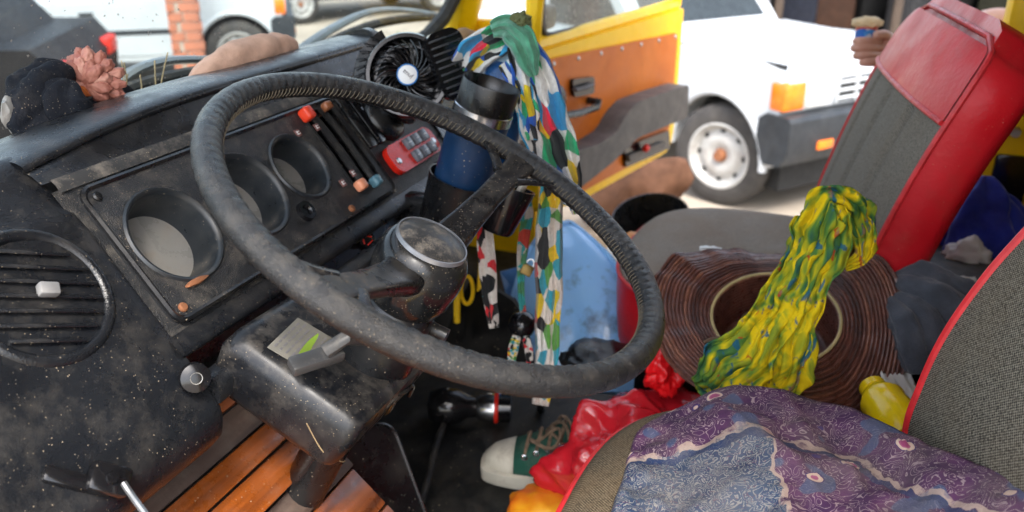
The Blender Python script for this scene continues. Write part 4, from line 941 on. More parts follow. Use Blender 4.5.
for s_ in (-1, 1):
    Mg = frame(MH @ Vector((-.045 + .012 * s_, -.005 + .026 * s_, -.045)), Vector((.35, -.55, .75)), Vector((.2, 1, 0)))
    g = G(); g.lathe([(0, .004), (.014, .003), (.021, 0)], Mg, 24); g.build('lens', M_gloss, gl)
    g = G(); g.tube([Mg @ Vector((.022 * math.cos(a), .020 * math.sin(a), .001)) for a in [2 * PI * k / 28 for k in range(28)]], .0026, 6, closed=True); g.build('frame', M_chrome, gl)
blob(MH @ Vector((.01, .0, -.055)), (.03, .03, .028), 4, .2, 2, .2, 3).build('brown_pouch', mat('brown_leather', (.10, .035, .015), .6))
tag(bpy.data.objects['brown_pouch'], 'small brown leather pouch inside the hat crown', 'pouch')
# batik kerchief: yellow-green, bunched over the hat
def tiedye(name):
    m = bpy.data.materials.new(name); m.use_nodes = True; nt = m.node_tree; b = nt.nodes['Principled BSDF']; tc = _n(nt, 'TexCoord'); mp = _n(nt, 'Mapping'); mp.inputs['Scale'].default_value = (1, 1, .6); mp.inputs['Rotation'].default_value = (0, .6, 0)
    nt.links.new(tc.outputs['Object'], mp.inputs[0]); co = mp.outputs[0]
    c = ramp(nt, noise(nt, co, 17, 3, .55, 1.2), [(.32, (.015, .07, .06)), (.42, (.07, .17, .03)), (.48, (.28, .29, .015)), (.54, (.60, .44, .008)), (.63, (.56, .40, .006)), (.70, (.14, .19, .02))])
    c = mixc(nt, ramp(nt, noise(nt, co, 34, 2, .5, 2), [(.60, 0.), (.66, .9)]), c, (.015, .09, .15))
    c = mixc(nt, ramp(nt, noise(nt, co, 48, 2, .5, 1), [(.66, 0.), (.70, .85)]), c, (.34, .04, .012))
    c = mixc(nt, ramp(nt, noise(nt, co, 47, 3, .6), [(.62, 0.), (.68, .8)]), c, (.22, .13, .08))
    nt.links.new(c, b.inputs['Base Color']); b.inputs['Roughness'].default_value = .9; b.inputs['Specular IOR Level'].default_value = .12
    bn = _n(nt, 'Bump'); bn.inputs['Strength'].default_value = .5; bn.inputs['Distance'].default_value = .003; nt.links.new(noise(nt, co, 140, 3), bn.inputs['Height']); nt.links.new(bn.outputs[0], b.inputs['Normal'])
    return m
M_batik = tiedye('yellow_batik')
yk = thing('batik_kerchief', 'bunched yellow and green batik kerchief lying across the straw hat', 'kerchief', at(760, 380, Y=1.03))
def bunch(pts, rads, seed, nf=7, depth=.28, n=56, sub=9):
    P = smooth_path(pts, sub); m = len(P); Rr = np.interp(np.linspace(0, len(rads) - 1, m), range(len(rads)), rads); g = G(); R = []
    for i, p in enumerate(P):
        t = (P[min(i + 1, m - 1)] - P[max(i - 1, 0)]).normalized(); v = (CAM - p).normalized(); s_ = t.cross(v).normalized(); v = s_.cross(t); ring = []
        for k in range(n):
            a = 2 * PI * k / n; f = 1 + depth * math.sin(nf * a + seed + i * .06 + 1.2 * math.sin(a + i * .05)) + .25 * fbm((math.cos(a) * 1.5, math.sin(a) * 1.5 + seed, i * .09)) + .10 * abs(MN.noise(Vector((math.cos(a) * 5, math.sin(a) * 5, i * .22 + seed))))
            ring.append(p + (s_ * math.cos(a) + v * math.sin(a) * .5) * Rr[i] * f)
        R.append(ring)
    g.rings(R); return g
bunch([at(858, 232, Y=1.13), at(845, 206, Y=1.12), at(826, 216, Y=1.10), at(812, 250, Y=1.09), at(792, 290, Y=1.07), at(768, 330, Y=1.04), at(744, 368, Y=1.02), at(716, 384, Y=1.01), at(700, 388, Y=1.01)], [.008, .020, .025, .022, .021, .025, .032, .028, .008], 1, 8, .36, 84, 14).build('kerchief_bunch', M_batik, yk, ang=180)
bunch([at(834, 206, Y=1.11), at(850, 222, Y=1.12), at(860, 244, Y=1.13), at(850, 262, Y=1.13)], [.016, .024, .020, .005], 4, 5, .35, 64, 12).build('kerchief_end', M_batik, yk, ang=180)
bunch([at(800, 290, Y=1.05), at(796, 330, Y=1.03), at(788, 366, Y=1.02), at(776, 392, Y=1.01)], [.010, .020, .024, .02], 6, 5, .4, 64, 12).build('kerchief_end', M_batik, yk, ang=180)
for pts, rr_, sd in (([(14, 132), (30, 122), (48, 100), (62, 84), (74, 82)], [.010, .028, .036, .030, .008], 2), ([(40, 138), (66, 122), (96, 112), (122, 100), (134, 98)], [.010, .022, .022, .018, .006], 5), ([(70, 80), (66, 98), (74, 116), (90, 124)], [.006, .026, .024, .010], 8)):
    bunch([at(x, y, X=-.80 + .012 * (sd - 5) / 3) for x, y in pts], rr_, sd, 5, .22).build('fold', M_navy, cloth_todo, ang=180)
for sd, pts in enumerate(([(862, 240, 1.10, 14), (852, 208, 1.09, 34), (828, 208, 1.075, 46), (812, 246, 1.06, 40), (790, 292, 1.04, 44), (764, 340, 1.01, 50), (738, 374, .99, 62), (712, 392, .985, 40)],
    [(806, 216, 1.08, 22), (806, 246, 1.06, 34), (782, 290, 1.04, 38), (752, 334, 1.01, 44), (722, 366, .995, 50), (700, 388, .99, 26)],
    [(836, 204, 1.08, 26), (836, 240, 1.07, 38), (818, 280, 1.05, 34), (800, 322, 1.03, 36), (786, 358, 1.01, 42), (776, 390, 1.0, 34)],
    [(850, 210, 1.10, 20), (864, 232, 1.10, 26), (860, 256, 1.10, 20), (846, 270, 1.10, 8)])):
    strip([(x, y, Y_, w * .84) for x, y, Y_, w in pts], 3.2, .24, 36, seed=sd * 2.3, sub=14, crisp=True).build('kerchief_fold', M_batik, yk, solid=.0016, ang=180)
for o in yk.children:
    w0 = yk.location + o.location
    for v in o.data.vertices:
        p = w0 + v.co; n1_ = MN.noise_vector(p * 26); n2_ = MN.noise_vector(p * 62 + Vector((7, 3, 1)))
        v.co += n1_ * .0085 + n2_ * .0042
# ------------------------------------------------------------------ purple batik sarong on the driver's seat
def batik_cloth(name):
    m = bpy.data.materials.new(name); m.use_nodes = True; nt = m.node_tree; b = nt.nodes['Principled BSDF']; tc = _n(nt, 'TexCoord'); co = tc.outputs['Object']
    sx = _n(nt, 'SeparateXYZ'); nt.links.new(tc.outputs['UV'], sx.inputs[0]); u, v = sx.outputs[0], sx.outputs[1]
    def scroll(scale, freq, width, seed):
        mp = _n(nt, 'Mapping'); mp.inputs['Location'].default_value = (seed, seed * .7, 0); nt.links.new(co, mp.inputs[0])
        nn = noise(nt, mp.outputs[0], scale, 1.5, .5, 1.5); s = mathn(nt, 'ABSOLUTE', mathn(nt, 'SINE', mathn(nt, 'MULTIPLY', nn, freq)))
        return mathn(nt, 'LESS_THAN', s, width)
    # purple ground with scrolls, flowers
    pur = ramp(nt, noise(nt, co, 26, 4), [(.35, (.042, .017, .052)), (.65, (.10, .036, .092))])
    pur = mixc(nt, mathn(nt, 'MULTIPLY', scroll(48, 26, .26, 1), .7), pur, (.36, .27, .27))
    pur = mixc(nt, ramp(nt, noise(nt, co, 20, 1), [(.62, 0.), (.64, .7)]), pur, (.05, .09, .17))
    vo = _n(nt, 'TexVoronoi'); vo.inputs['Scale'].default_value = 26; nt.links.new(co, vo.inputs['Vector'])
    fl_ = ramp(nt, vo.outputs['Distance'], [(.0, (.35, .05, .16)), (.13, (.40, .09, .20)), (.17, (.62, .46, .36)), (.21, (.60, .42, .33)), (.24, (.05, .03, .12))], 'CONSTANT')
    sp = _n(nt, 'SeparateColor'); nt.links.new(vo.outputs['Color'], sp.inputs[0])
    pur = mixc(nt, mathn(nt, 'MULTIPLY', mathn(nt, 'LESS_THAN', vo.outputs['Distance'], .27), mathn(nt, 'LESS_THAN', sp.outputs[0], .45)), pur, fl_)
    blu = ramp(nt, noise(nt, co, 22, 4), [(.35, (.022, .038, .082)), (.65, (.05, .085, .145))])
    blu = mixc(nt, mathn(nt, 'MULTIPLY', scroll(75, 24, .50, 5), .8), blu, (.27, .26, .24))
    blu = mixc(nt, mathn(nt, 'MULTIPLY', scroll(60, 14, .12, 9), .8), blu, (.10, .05, .09))
    # layout in the cloth's own coordinates: a corner of blue field, purple around it, cream zigzag border
    wob = mathn(nt, 'MULTIPLY', mathn(nt, 'SUBTRACT', noise(nt, co, 30, 2), .5), .10)
    edge = mathn(nt, 'ADD', mathn(nt, 'SUBTRACT', v, .27), wob)                 # far border
    e2 = mathn(nt, 'ADD', mathn(nt, 'SUBTRACT', mathn(nt, 'ADD', mathn(nt, 'MULTIPLY', v, .30), .33), u), wob)
    field = mathn(nt, 'MULTIPLY', mathn(nt, 'GREATER_THAN', edge, 0), mathn(nt, 'GREATER_THAN', e2, 0))
    c = mixc(nt, field, pur, blu)
    ln = mathn(nt, 'MAXIMUM', mathn(nt, 'LESS_THAN', mathn(nt, 'ABSOLUTE', edge), .012), mathn(nt, 'MULTIPLY', mathn(nt, 'LESS_THAN', mathn(nt, 'ABSOLUTE', e2), .006), mathn(nt, 'GREATER_THAN', edge, 0)))
    c = mixc(nt, mathn(nt, 'MULTIPLY', mathn(nt, 'MULTIPLY', ln, ramp(nt, noise(nt, co, 60, 3), [(.36, 0.), (.5, 1.)])), .8), c, (.42, .31, .25))
    c = mixc(nt, mathn(nt, 'MULTIPLY', mathn(nt, 'LESS_THAN', mathn(nt, 'ABSOLUTE', mathn(nt, 'SUBTRACT', edge, .026)), .012), .8), c, (.02, .035, .09))
    c = mixc(nt, mathn(nt, 'MULTIPLY', ramp(nt, noise(nt, co, 11, 5, .65), [(.42, 0.), (.78, 1.)]), .6), c, (.17, .135, .105))
    nt.links.new(c, b.inputs['Base Color']); b.inputs['Roughness'].default_value = .85; b.inputs['Specular IOR Level'].default_value = .2
    bn = _n(nt, 'Bump'); bn.inputs['Strength'].default_value = .35; bn.inputs['Distance'].default_value = .0015; nt.links.new(noise(nt, co, 520, 2), bn.inputs['Height']); nt.links.new(bn.outputs[0], b.inputs['Normal'])
    return m
far_edge = [(628, 452, 1.386), (640, 432, 1.392), (664, 415, 1.400), (700, 400, 1.412), (738, 386, 1.430), (775, 389, 1.436), (810, 398, 1.430), (850, 411, 1.436), (900, 432, 1.456), (950, 455, 1.476), (1000, 478, 1.492), (1045, 500, 1.505)]
FE = smooth_path([at(x, y, Z=z) for x, y, z in far_edge], 8)
near_e = [(-.150, .60, 1.40), (-.135, .52, 1.405), (-.10, .47, 1.41), (-.05, .44, 1.42), (0, .42, 1.43), (.02, .42, 1.43), (.04, .42, 1.43), (.05, .43, 1.44), (.055, .44, 1.46), (.06, .45, 1.48), (.062, .46, 1.49), (.064, .48, 1.50)]
NE = smooth_path(near_e, 8); rows = []; NVv = 60
for i in range(-4, NVv + 1):
    t = max(0, i / NVv); r = []
    for j in range(len(FE)):
        p = FE[j].lerp(NE[j], t)
        if i < 0: p = FE[j] + Vector((-.002, .004, -.012)) * (-i) 
        else:
            q = p * 9; h = .008 * math.sin(q.x * 3.2 + q.y * 1.3 + 1.5 * MN.noise(p * 7)) + .016 * fbm((p.x * 9, p.y * 9, 3)) - .020 * abs(MN.noise(Vector((p.x * 15 + p.y * 6, p.y * 9, 1)))) - .010 * abs(MN.noise(Vector((p.x * 30 - p.y * 22, p.y * 20, 4)))) + .003 * fbm((p.x * 60, p.y * 60, 2)) + .012
            ed = min(1, t * 7, (j / 9)); p = p + Vector((0, 0, h * (.25 + .75 * ed) - .004 * math.sin(PI * min(1, t * 1.3)) * ed - .012 * (1 - min(1, j / 7))))
        r.append(p)
    rows.append(r)
g = G(); g.grid(rows, uvs=True)
tag(g.build('sarong', batik_cloth('purple_batik'), None, solid=.0025, ang=180, norm=False), 'crumpled purple and blue patterned sarong spread on the near seat', 'cloth')
# ------------------------------------------------------------------ things behind the hat
M_jean = mat('grey_knit', (.045, .052, .068), .9, var=.3, vscale=40, bump=.7, bscale=500, sheen=.3, dust=.15)
sw_ = thing('grey_sweater', 'rumpled dark grey-blue knitted sweater beside the hat brim', 'sweater', at(915, 365, Y=1.22))
bunch([at(884, 286, Y=1.26), at(905, 292, Y=1.24), at(930, 302, Y=1.23), at(955, 320, Y=1.22), at(965, 345, Y=1.2)], [.012, .036, .046, .046, .03], 3, 5, .20, 60, 10).build('sweater_body', M_jean, sw_, ang=180)
bunch([at(888, 300, Y=1.22), at(906, 318, Y=1.20), at(918, 344, Y=1.18), at(922, 372, Y=1.17)], [.014, .036, .034, .02], 7, 4, .24, 60, 10).build('sleeve', M_jean, sw_, ang=180)
M_paper = mat('white_paper', (.72, .72, .70), .7, var=.06, dust=.1)
def sheet(rows, amp, seed, m_, name, label, cat):
    n = len(rows); R = []
    for i in range(n * 6 - 5):
        a, b = rows[min(i // 6, n - 2)], rows[min(i // 6 + 1, n - 2 + 1)]; f = (i - 6 * min(i // 6, n - 2)) / 6; l_, r_ = a[0].lerp(b[0], f), a[1].lerp(b[1], f)
        R.append([l_.lerp(r_, j / 16) + Vector((0, -.3, 1)) * amp * fbm((j * .25, i * .3, seed)) for j in range(17)])
    g = G(); g.grid(R); return tag(g.build(name, m_, None, solid=.0015, ang=180), label, cat)
sheet([(at(882, 352, Y=1.19), at(905, 360, Y=1.20)), (at(880, 375, Y=1.15), at(916, 385, Y=1.17)), (at(892, 398, Y=1.12), at(918, 410, Y=1.13))], .005, 2, M_paper, 'crumpled_paper', 'crumpled white paper above the yellow bottle', 'paper')
sheet([(at(922, 274, Y=1.34), at(975, 277, Y=1.36)), (at(930, 284, Y=1.30), at(985, 292, Y=1.30)), (at(940, 300, Y=1.25), at(985, 310, Y=1.25))], .008, 5, M_paper, 'white_sheet', 'flat white paper sheet above the grey sweater', 'paper')
yb = thing('yellow_bottle', 'glossy yellow plastic bottle lying between the hat and the near seat', 'bottle', at(888, 425, Y=1.05))
M_ybt = mat('yellow_gloss', (.85, .60, .005), .22, var=.06, stain=.08)
a, b = at(902, 428, Y=1.02), at(876, 392, Y=1.09); Mb = frame(a, b - a); l_ = (b - a).length
g = G(); g.lathe([(0, -.03), (.026, -.026), (.031, -.01), (.030, l_ * .45), (.028, l_ * .6), (.030, l_ * .72), (.022, l_ * .92), (.014, l_)], Mb, 32); g.build('bottle_body', M_ybt, yb, ang=60)
g = G(); g.lathe([(.014, l_), (.018, l_ + .001), (.018, l_ + .012), (.012, l_ + .014), (0, l_ + .014)], Mb, 24); g.build('bottle_cap', M_ybt, yb, ang=50)
M_bcl = mat('cobalt_cloth', (.01, .025, .30), .8, var=.3, vscale=30, sheen=.3, bump=.3)
bc = thing('blue_jacket', 'cobalt blue cloth heap with a white patch behind the red seat back', 'cloth', at(975, 275, Y=1.75))
bunch([at(985, 176, Y=1.78), at(982, 200, Y=1.76), at(976, 228, Y=1.74), at(970, 258, Y=1.72), at(968, 285, Y=1.7)], [.012, .045, .065, .065, .05], 5, 6, .24, 64, 10).build('cloth_heap', M_bcl, bc, ang=180)
bunch([at(1000, 196, Y=1.76), at(1008, 225, Y=1.75), at(998, 256, Y=1.73)], [.012, .04, .05], 9, 5, .24, 56, 10).build('cloth_heap', M_bcl, bc, ang=180)
blob(at(968, 258, Y=1.68), (.04, .03, .035), 4, .3, 1.8, .4, 42).build('white_patch', M_paper, bc, ang=180)
g = G(); g.box((.30, 1.72, 1.16), (.50, .42, .32), bev=.03); tag(g.build('wheel_box', M_eng), 'dark box panel behind the passenger seat carrying the blue cloth', 'box')
# debris on the far cushion
g = blob(at(712, 250, Y=1.33), (.02, .01, .006), 3, .3, 3); tag(g.build('paper_scrap', M_white), 'small pale scrap lying on the far seat cushion', 'scrap')
# ------------------------------------------------------------------ passenger door, swung open
DA = math.radians(12); dal = Vector((math.sin(DA), math.cos(DA), 0)); dnm = Vector((math.cos(DA), -math.sin(DA), 0)); DH = Vector((-.70, 1.925, 0))
MDo = Matrix(((dal.x, 0, dnm.x, DH.x), (dal.y, 0, dnm.y, DH.y), (0, 1, 0, 0), (0, 0, 0, 1)))      # local x along the door, y up, z towards the cab
def dpx(x, y, off=.03): 
    p = onp(x, y, DH + dnm * off, dnm) - DH; return (p.dot(dal), p.z)
door = thing('passenger_door', 'open yellow van door with orange plywood trim and grey armrest', 'door', DH + dal * .4 + Vector((0, 0, 1.17)))
M_ply = mat('orange_plywood', (.68, .175, .006), .42, col2=(.50, .11, .005), vscale=7, spec=.25, dust=.06, speck=.04, sscale=140, stain=.12, rvar=.1)
M_arm = mat('grey_vinyl', (.075, .07, .068), .55, dust=.3, var=.2, bump=.3)
def chain(pts, r, n=5):
    o = []
    k = len(pts)
    for i in range(k):
        a, b, c = Vector(pts[i - 1]), Vector(pts[i]), Vector(pts[(i + 1) % k]); rr_ = min(r[i] if isinstance(r, (list, tuple)) else r, (a - b).length / 2, (c - b).length / 2)
        p, q = b + (a - b).normalized() * rr_, b + (c - b).normalized() * rr_
        for j in range(n + 1):
            t = j / n; o.append(tuple((p * (1 - t) ** 2 + b * 2 * t * (1 - t) + q * t * t)))
    return o
lowp = chain([(-.02, 1.20), (.18, 1.172), (.80, 1.172), (.815, 1.30), (.815, 1.62), (-.02, 1.605)], [.03, .05, .06, .05, .01, .01])
g = G(); g.prism(lowp, .05, MDo, bev=.008, z0=-.03); g.build('door_shell', M_yellow, door)
trim = chain([(.0, 1.225), (.19, 1.20), (.745, 1.20), (.768, 1.32), (.768, 1.553), (.0, 1.585)], [.02, .04, .06, .05, .02, .02])
g = G(); g.prism(trim, .006, MDo, bev=.001, z0=.021); tp_ = g.build('trim_panel', M_ply, door)
for k in range(7):
    s_ = .03 + .12 * k; g = G(); g.lathe([(0, .004), (.004, .003), (.006, 0)], MDo @ Matrix.Translation((s_, 1.572 - .04 * s_, .027)), 10); g.build('trim_screw', M_steel, tp_)
# window frame and glass
wf = [(-.02, 1.615), (.07, 2.30), (.76, 2.30), (.80, 1.63)]
g = G(); P = chain(wf, [.01, .10, .10, .01], 6); g.tube([MDo @ Vector((a, b, -.005)) for a, b in P], .022, 8, closed=True, flat=.9); g.build('window_frame', M_yellow, door)
g = G(); P2 = chain([(.012, 1.63), (.09, 2.27), (.74, 2.27), (.775, 1.63)], .06, 5); g.tube([MDo @ Vector((a, b, -.004)) for a, b in P2], .009, 6, closed=True); g.build('glass_seal', M_rubber, door)
g = G(); g.prism(P2, .004, MDo, z0=-.004); g.build('window_glass', M_glass, door)
# armrest moulding
arm = [dpx(x, y, .06) for x, y in ((560, 150), (585, 142), (603, 131), (613, 113), (624, 101), (645, 93), (677, 83), (676, 104), (650, 112), (652, 128), (676, 122), (675, 152), (640, 166), (625, 165), (618, 150), (598, 160), (566, 184), (556, 172))]
arm = [dpx(x, y, .05) for x, y in ((558, 150), (585, 142), (603, 131), (613, 113), (624, 101), (645, 93), (677, 83), (676, 116), (655, 124), (625, 136), (600, 160), (566, 186), (556, 172))]
g = G(); g.prism(chain(arm, .02, 3), .065, MDo, bev=.022, seg=4, z0=.025); g.build('armrest', M_arm, door, ang=60)
pk = [dpx(x, y, .03) for x, y in ((622, 147), (667, 130), (668, 148), (624, 167))]
g = G(); g.prism(chain(pk, .008, 3), .012, MDo, bev=.003, z0=.026); po_ = g.build('door_pocket', M_gloss, door)
g = G(); g.prism(chain([dpx(x, y, .04) for x, y in ((627, 155), (663, 141), (664, 147), (628, 162))], .004, 2), .01, MDo, bev=.002, z0=.037); g.build('pocket_bar', M_arm, po_)
c = onp(646, 148, DH + dnm * .055, dnm); g = G(); g.ico(c, (.012, .02, .012), 2); g.build('red_reflector', M_red_pl, po_)
hd = [dpx(x, y, .03) for x, y in ((570, 79), (592, 76), (592, 93), (572, 97))]
g = G(); g.prism(chain(hd, .012, 4), .012, MDo, bev=.003, z0=.026); lh = g.build('latch_recess', M_gloss, door)
g = G(); a, b = dpx(574, 90, .04), dpx(591, 84, .04); g.tube([MDo @ Vector((*a, .042)), MDo @ Vector(((a[0] + b[0]) / 2, (a[1] + b[1]) / 2, .048)), MDo @ Vector((*b, .042))], .009, 8, flat=.6); g.build('latch_lever', M_arm, lh)
g = G(); P = [dpx(x, y, .06) for x, y in ((563, 116), (580, 113), (597, 107), (599, 102))]; g.tube([MDo @ Vector((P[0][0], P[0][1], .026))] + [MDo @ Vector((*p, .06)) for p in P] + [MDo @ Vector((P[-1][0], P[-1][1], .026))], .010, 8); g.build('window_crank', M_black, door)
# door mirror
mc = DH + dal * .06 + dnm * -.10 + Vector((0, 0, 1.66)); mr = thing('door_mirror', 'dark mirror outside the open door window', 'mirror', mc)
g = G(); g.box(at(546, 17, Y=2.06), (.035, .08, .06), bev=.014, seg=3); g.build('mirror_housing', mat('brown_mirror', (.10, .065, .04), .5), mr)
g = G(); g.tube([at(543, 28, Y=2.05), at(528, 52, Y=1.99)], .010, 8); g.build('mirror_arm', M_black, mr)
g = G(); g.box(at(520, 28, Y=1.80), (.05, .04, .06), bev=.012); tag(g.build('black_clip', M_black), 'black clip behind the green kerchief at the pillar', 'clip')
g = loft([at(448, 46, Y=1.3), at(462, 40, Y=1.32), at(476, 42, Y=1.35)], [.018, .02, .016], 16, 1, .1); tag(g.build('tan_roll', mat('tan_cloth', (.35, .22, .11), .8)), 'tan cloth roll on the dash behind the fan', 'cloth roll')
# ------------------------------------------------------------------ outside
M_ground = mat('yard_ground', (.36, .31, .25), .9, col2=(.24, .20, .155), vscale=.9, bump=.6, bscale=14, stain=.25, staincol=(.15, .11, .08), dscale=2.5)
g = G(); g.grid([[Vector((-120 + 240 * i / 24, -120 + 240 * j / 24, 0)) for i in range(25)] for j in range(25)]); tag(g.build('ground', M_ground), kind='structure')
M_wpaint = mat('white_paint', (.43, .455, .475), .36, var=.06, vscale=2, coat=.15, spec=.35, dust=.22, dscale=5)
M_cglass = mat('car_glass', (.018, .024, .026), .08, rvar=.03)
M_tyre = mat('tyre', (.035, .032, .030), .8, dust=.35, dscale=8)
M_rim = mat('steel_rim', (.36, .355, .34), .55, .1, var=.15, stain=.3, dscale=12)
M_bump = mat('bumper_plastic', (.022, .026, .031), .5, spec=.3, dust=.12, dscale=5)
M_dark = mat('dark_under', (.012, .012, .012), .9)
M_amber = mat('amber_lens', (.75, .16, .01), .2)
M_lamp = mat('lamp_glass', (.62, .62, .60), .12, coat=.5)
def wheelset(t, M, x, y, r, w, out, st=0):
    Mw_ = M @ Matrix.Translation((x, y, r)) @ rotz(math.radians(st)) @ Matrix.Rotation(-PI / 2 * out, 4, 'X')
    g = G(); g.lathe([(r * .60, -w / 2), (r * .93, -w / 2), (r, -w * .36), (r, w * .36), (r * .93, w / 2), (r * .66, w / 2 + .005), (r * .60, w / 2)], Mw_, 40); ty = g.build('tyre', M_tyre, t, ang=50)
    g = G(); g.lathe([(r * .62, w / 2 - .002), (r * .66, w / 2 + .008), (r * .62, w / 2 + .012), (r * .57, w / 2 - .015), (r * .50, w / 2 - .04), (r * .44, w / 2 - .035), (r * .36, w / 2 - .010), (r * .22, w / 2 - .016), (r * .17, w / 2 - .03), (0, w / 2 - .03)], Mw_, 40); rm_ = g.build('rim', M_rim, t, ang=50)
    g = G(); g.lathe([(.0, w / 2 + .012), (r * .10, w / 2 + .01), (r * .14, w / 2 - .03)], Mw_, 20); g.build('hub_cap', M_rust, rm_)
    for k in range(8):
        a = 2 * PI * k / 8; g = G(); g.lathe([(0, 0.004), (r * .055, .004), (r * .06, 0)], Mw_ @ Matrix.Translation((r * .50 * math.cos(a), r * .50 * math.sin(a), w / 2 - .036)), 10); g.build('rim_hole', M_dark, rm_)
def pickup(label, pos, head, steer=0, cb=0):
    """pos: ground point under the near front wheel's outer face; head: heading; near side is on the right of the heading or the left"""
    h = Vector((head[0], head[1], 0)).normalized(); s = Vector((-h.y, h.x, 0)); v = (Vector((CAM.x, CAM.y, 0)) - pos); s = s if s.dot(v) > 0 else -s      # s: towards the near side
    M = Matrix(((h.x, s.x, 0, pos.x), (h.y, s.y, 0, pos.y), (0, 0, 1, 0), (0, 0, 0, 1)))
    t = thing('pickup_truck', label, 'truck', pos + h * -1.2 - s * .8)
    W_ = 1.62; r = .325; Mx = M @ Matrix(((1, 0, 0, 0), (0, 0, -1, .02), (0, 1, 0, 0), (0, 0, 0, 1)))   # local: x fwd, y up, z away from near side
    def arc(cx, rad, a0, a1, n=12): return [(cx + rad * math.cos(math.radians(a0 + (a1 - a0) * i / n)), .34 + rad * math.sin(math.radians(a0 + (a1 - a0) * i / n))) for i in range(n + 1)]
    low_ = [(-3.55, .48), (-3.55, .88), (-1.5, .90), (-.62, .95), (-.50, .985), (-.1, 1.0), (.22, .98), (.42, .945), (.49, .91), (.50, .58), (.46, .46)] + arc(0, .42, 2, 178) + [(-.5, .30), (-2.2, .30)] + arc(-2.72, .42, 2, 178) + [(-3.3, .45)]
    g = G(); g.prism(low_, W_, Mx, bev=.035, seg=3); g.build('body', M_wpaint, t, ang=35)
    g = G(); g.prism([(-.35 + cb, 1.005), (.22, .98), (.40, .945), (.45, .91), (-.35 + cb, .93)], W_ - .25, Mx @ Matrix.Translation((0, .012, .125)), bev=.02); g.build('bonnet', M_wpaint, t)
    cabp = [(-1.78, .90), (-1.70, 1.46), (-1.55, 1.51), (-.95, 1.50), (-.42, .95), (-.5, .90)]
    g = G(); g.prism(cabp, W_ - .16, Mx @ Matrix.Translation((cb, 0, .08)), bev=.05, seg=3); g.build('cab', M_wpaint, t, ang=40)
    g = G(); g.prism([(-1.62, .96), (-1.58, 1.42), (-.98, 1.41), (-.60, .97)], W_ - .14, Mx @ Matrix.Translation((cb, 0, .07)), bev=.01); g.build('side_window', M_cglass, t)
    P = [(-.48, .975), (-.91, 1.445)]; g = G(); ny = Vector((P[0][1] - P[1][1], P[1][0] - P[0][0])).normalized() * -.02
    a0 = [Vector((P[0][0] - ny.x * 0 + .018 + cb, P[0][1] + .016)), Vector((P[1][0] + .018 + cb, P[1][1] + .016))]
    g.add([Mx @ Vector((a0[0].x, a0[0].y, .18)), Mx @ Vector((a0[0].x, a0[0].y, W_ - .18)), Mx @ Vector((a0[1].x, a0[1].y, W_ - .26)), Mx @ Vector((a0[1].x, a0[1].y, .26))] + [Mx @ Vector((a0[0].x - .03, a0[0].y - .03, .18)), Mx @ Vector((a0[0].x - .03, a0[0].y - .03, W_ - .18)), Mx @ Vector((a0[1].x - .03, a0[1].y - .03, W_ - .26)), Mx @ Vector((a0[1].x - .03, a0[1].y - .03, .26))], [(0, 1, 2, 3), (7, 6, 5, 4), (0, 4, 5, 1), (1, 5, 6, 2), (2, 6, 7, 3), (3, 7, 4, 0)]); g.build('windscreen', M_cglass, t)
    g = G(); g.prism([(-1.60, .36), (-1.60, .90), (-.60, .93), (-.50, .70), (-.50, .36)], .012, Mx @ Matrix.Translation((cb, 0, 0)), bev=.006, z0=-.009); dr = g.build('cab_door', M_wpaint, t)
    g = G(); g.mbox(Mx, (-1.45 + cb, .80, -.02), (.14, .03, .03), .008); g.build('handle', M_bump, dr)
    g = G(); g.mbox(Mx, (-1.6, .60, -.008), (1.9, .05, .016), .005); g.build('side_moulding', M_bump, t)
    for zz in (.125, W_ - .125):
        g = G(); g.mbox(Mx, (-.02 + cb / 2, .972, zz), (.86 - cb, .03, .008)); g.build('bonnet_gap', M_dark, t)
    # wheel arches
    g = G(); g.tube([Mx @ Vector((x, y, -.005)) for x, y in arc(0, .425, 0, 180, 20)], .026, 8); g.build('arch_lip', M_wpaint, t)
    for xx in (0, -2.72):
        for yy, o in ((-.10 + .02, 1), (-W_ + .10, -1)):
            wheelset(t, M, xx, yy, .34, .19, o, steer if xx == 0 else 0)
        g = G(); g.mbox(M, (xx, -W_ / 2, .42), (.80, W_ - .34, .50)); g.build('arch_liner', M_dark, t)
    g = G(); g.prism([(.36, .50), (.37, .68), (.42, .715), (.60, .715), (.62, .69), (.62, .50), (.57, .41), (.44, .40)], W_ + .06, Mx @ Matrix.Translation((0, 0, -.03)), bev=.03, seg=2); bm_ = g.build('front_bumper', M_bump, t)
    for zz in (.30, W_ - .30):
        g = G(); g.mbox(Mx, (.622, .52, zz), (.02, .055, .14), .008); g.build('bumper_lamp', M_amber, bm_)
    # face
    g = G(); g.mbox(Mx, (.50, .825, W_ / 2), (.05, .20, W_ - .06), .015); fc_ = g.build('grille_surround', M_wpaint, t)
    for sgn_ in (0, 1):
        z0 = (lambda a: a if sgn_ == 0 else W_ - a)
        g = G(); g.mbox(Mx, (.475, .82, z0(.085)), (.12, .175, .19), .02); g.build('indicator', M_amber, t)
        g = G(); g.mbox(Mx, (.522, .82, z0(.285)), (.05, .165, .20), .02); g.build('headlight', M_lamp, t)
    g = G(); g.mbox(Mx, (.522, .82, W_ / 2), (.022, .15, .72), .006); gr_ = g.build('grille_opening', M_dark, t)
    for k in range(3):
        g = G(); g.mbox(Mx, (.534, .77 + .05 * k, W_ / 2), (.03, .018, .72), .005); g.build('grille_bar', M_wpaint, gr_)
    for k in range(5):
        g = G(); g.mbox(Mx, (.534, .82, W_ / 2 - .36 + .18 * k), (.03, .16, .016), .004); g.build('grille_bar', M_wpaint, gr_)
    g = G(); g.mbox(M, (-1.5, -W_ / 2, .50), (3.9, W_ - .3, .30)); g.build('chassis', M_dark, t)
    return t
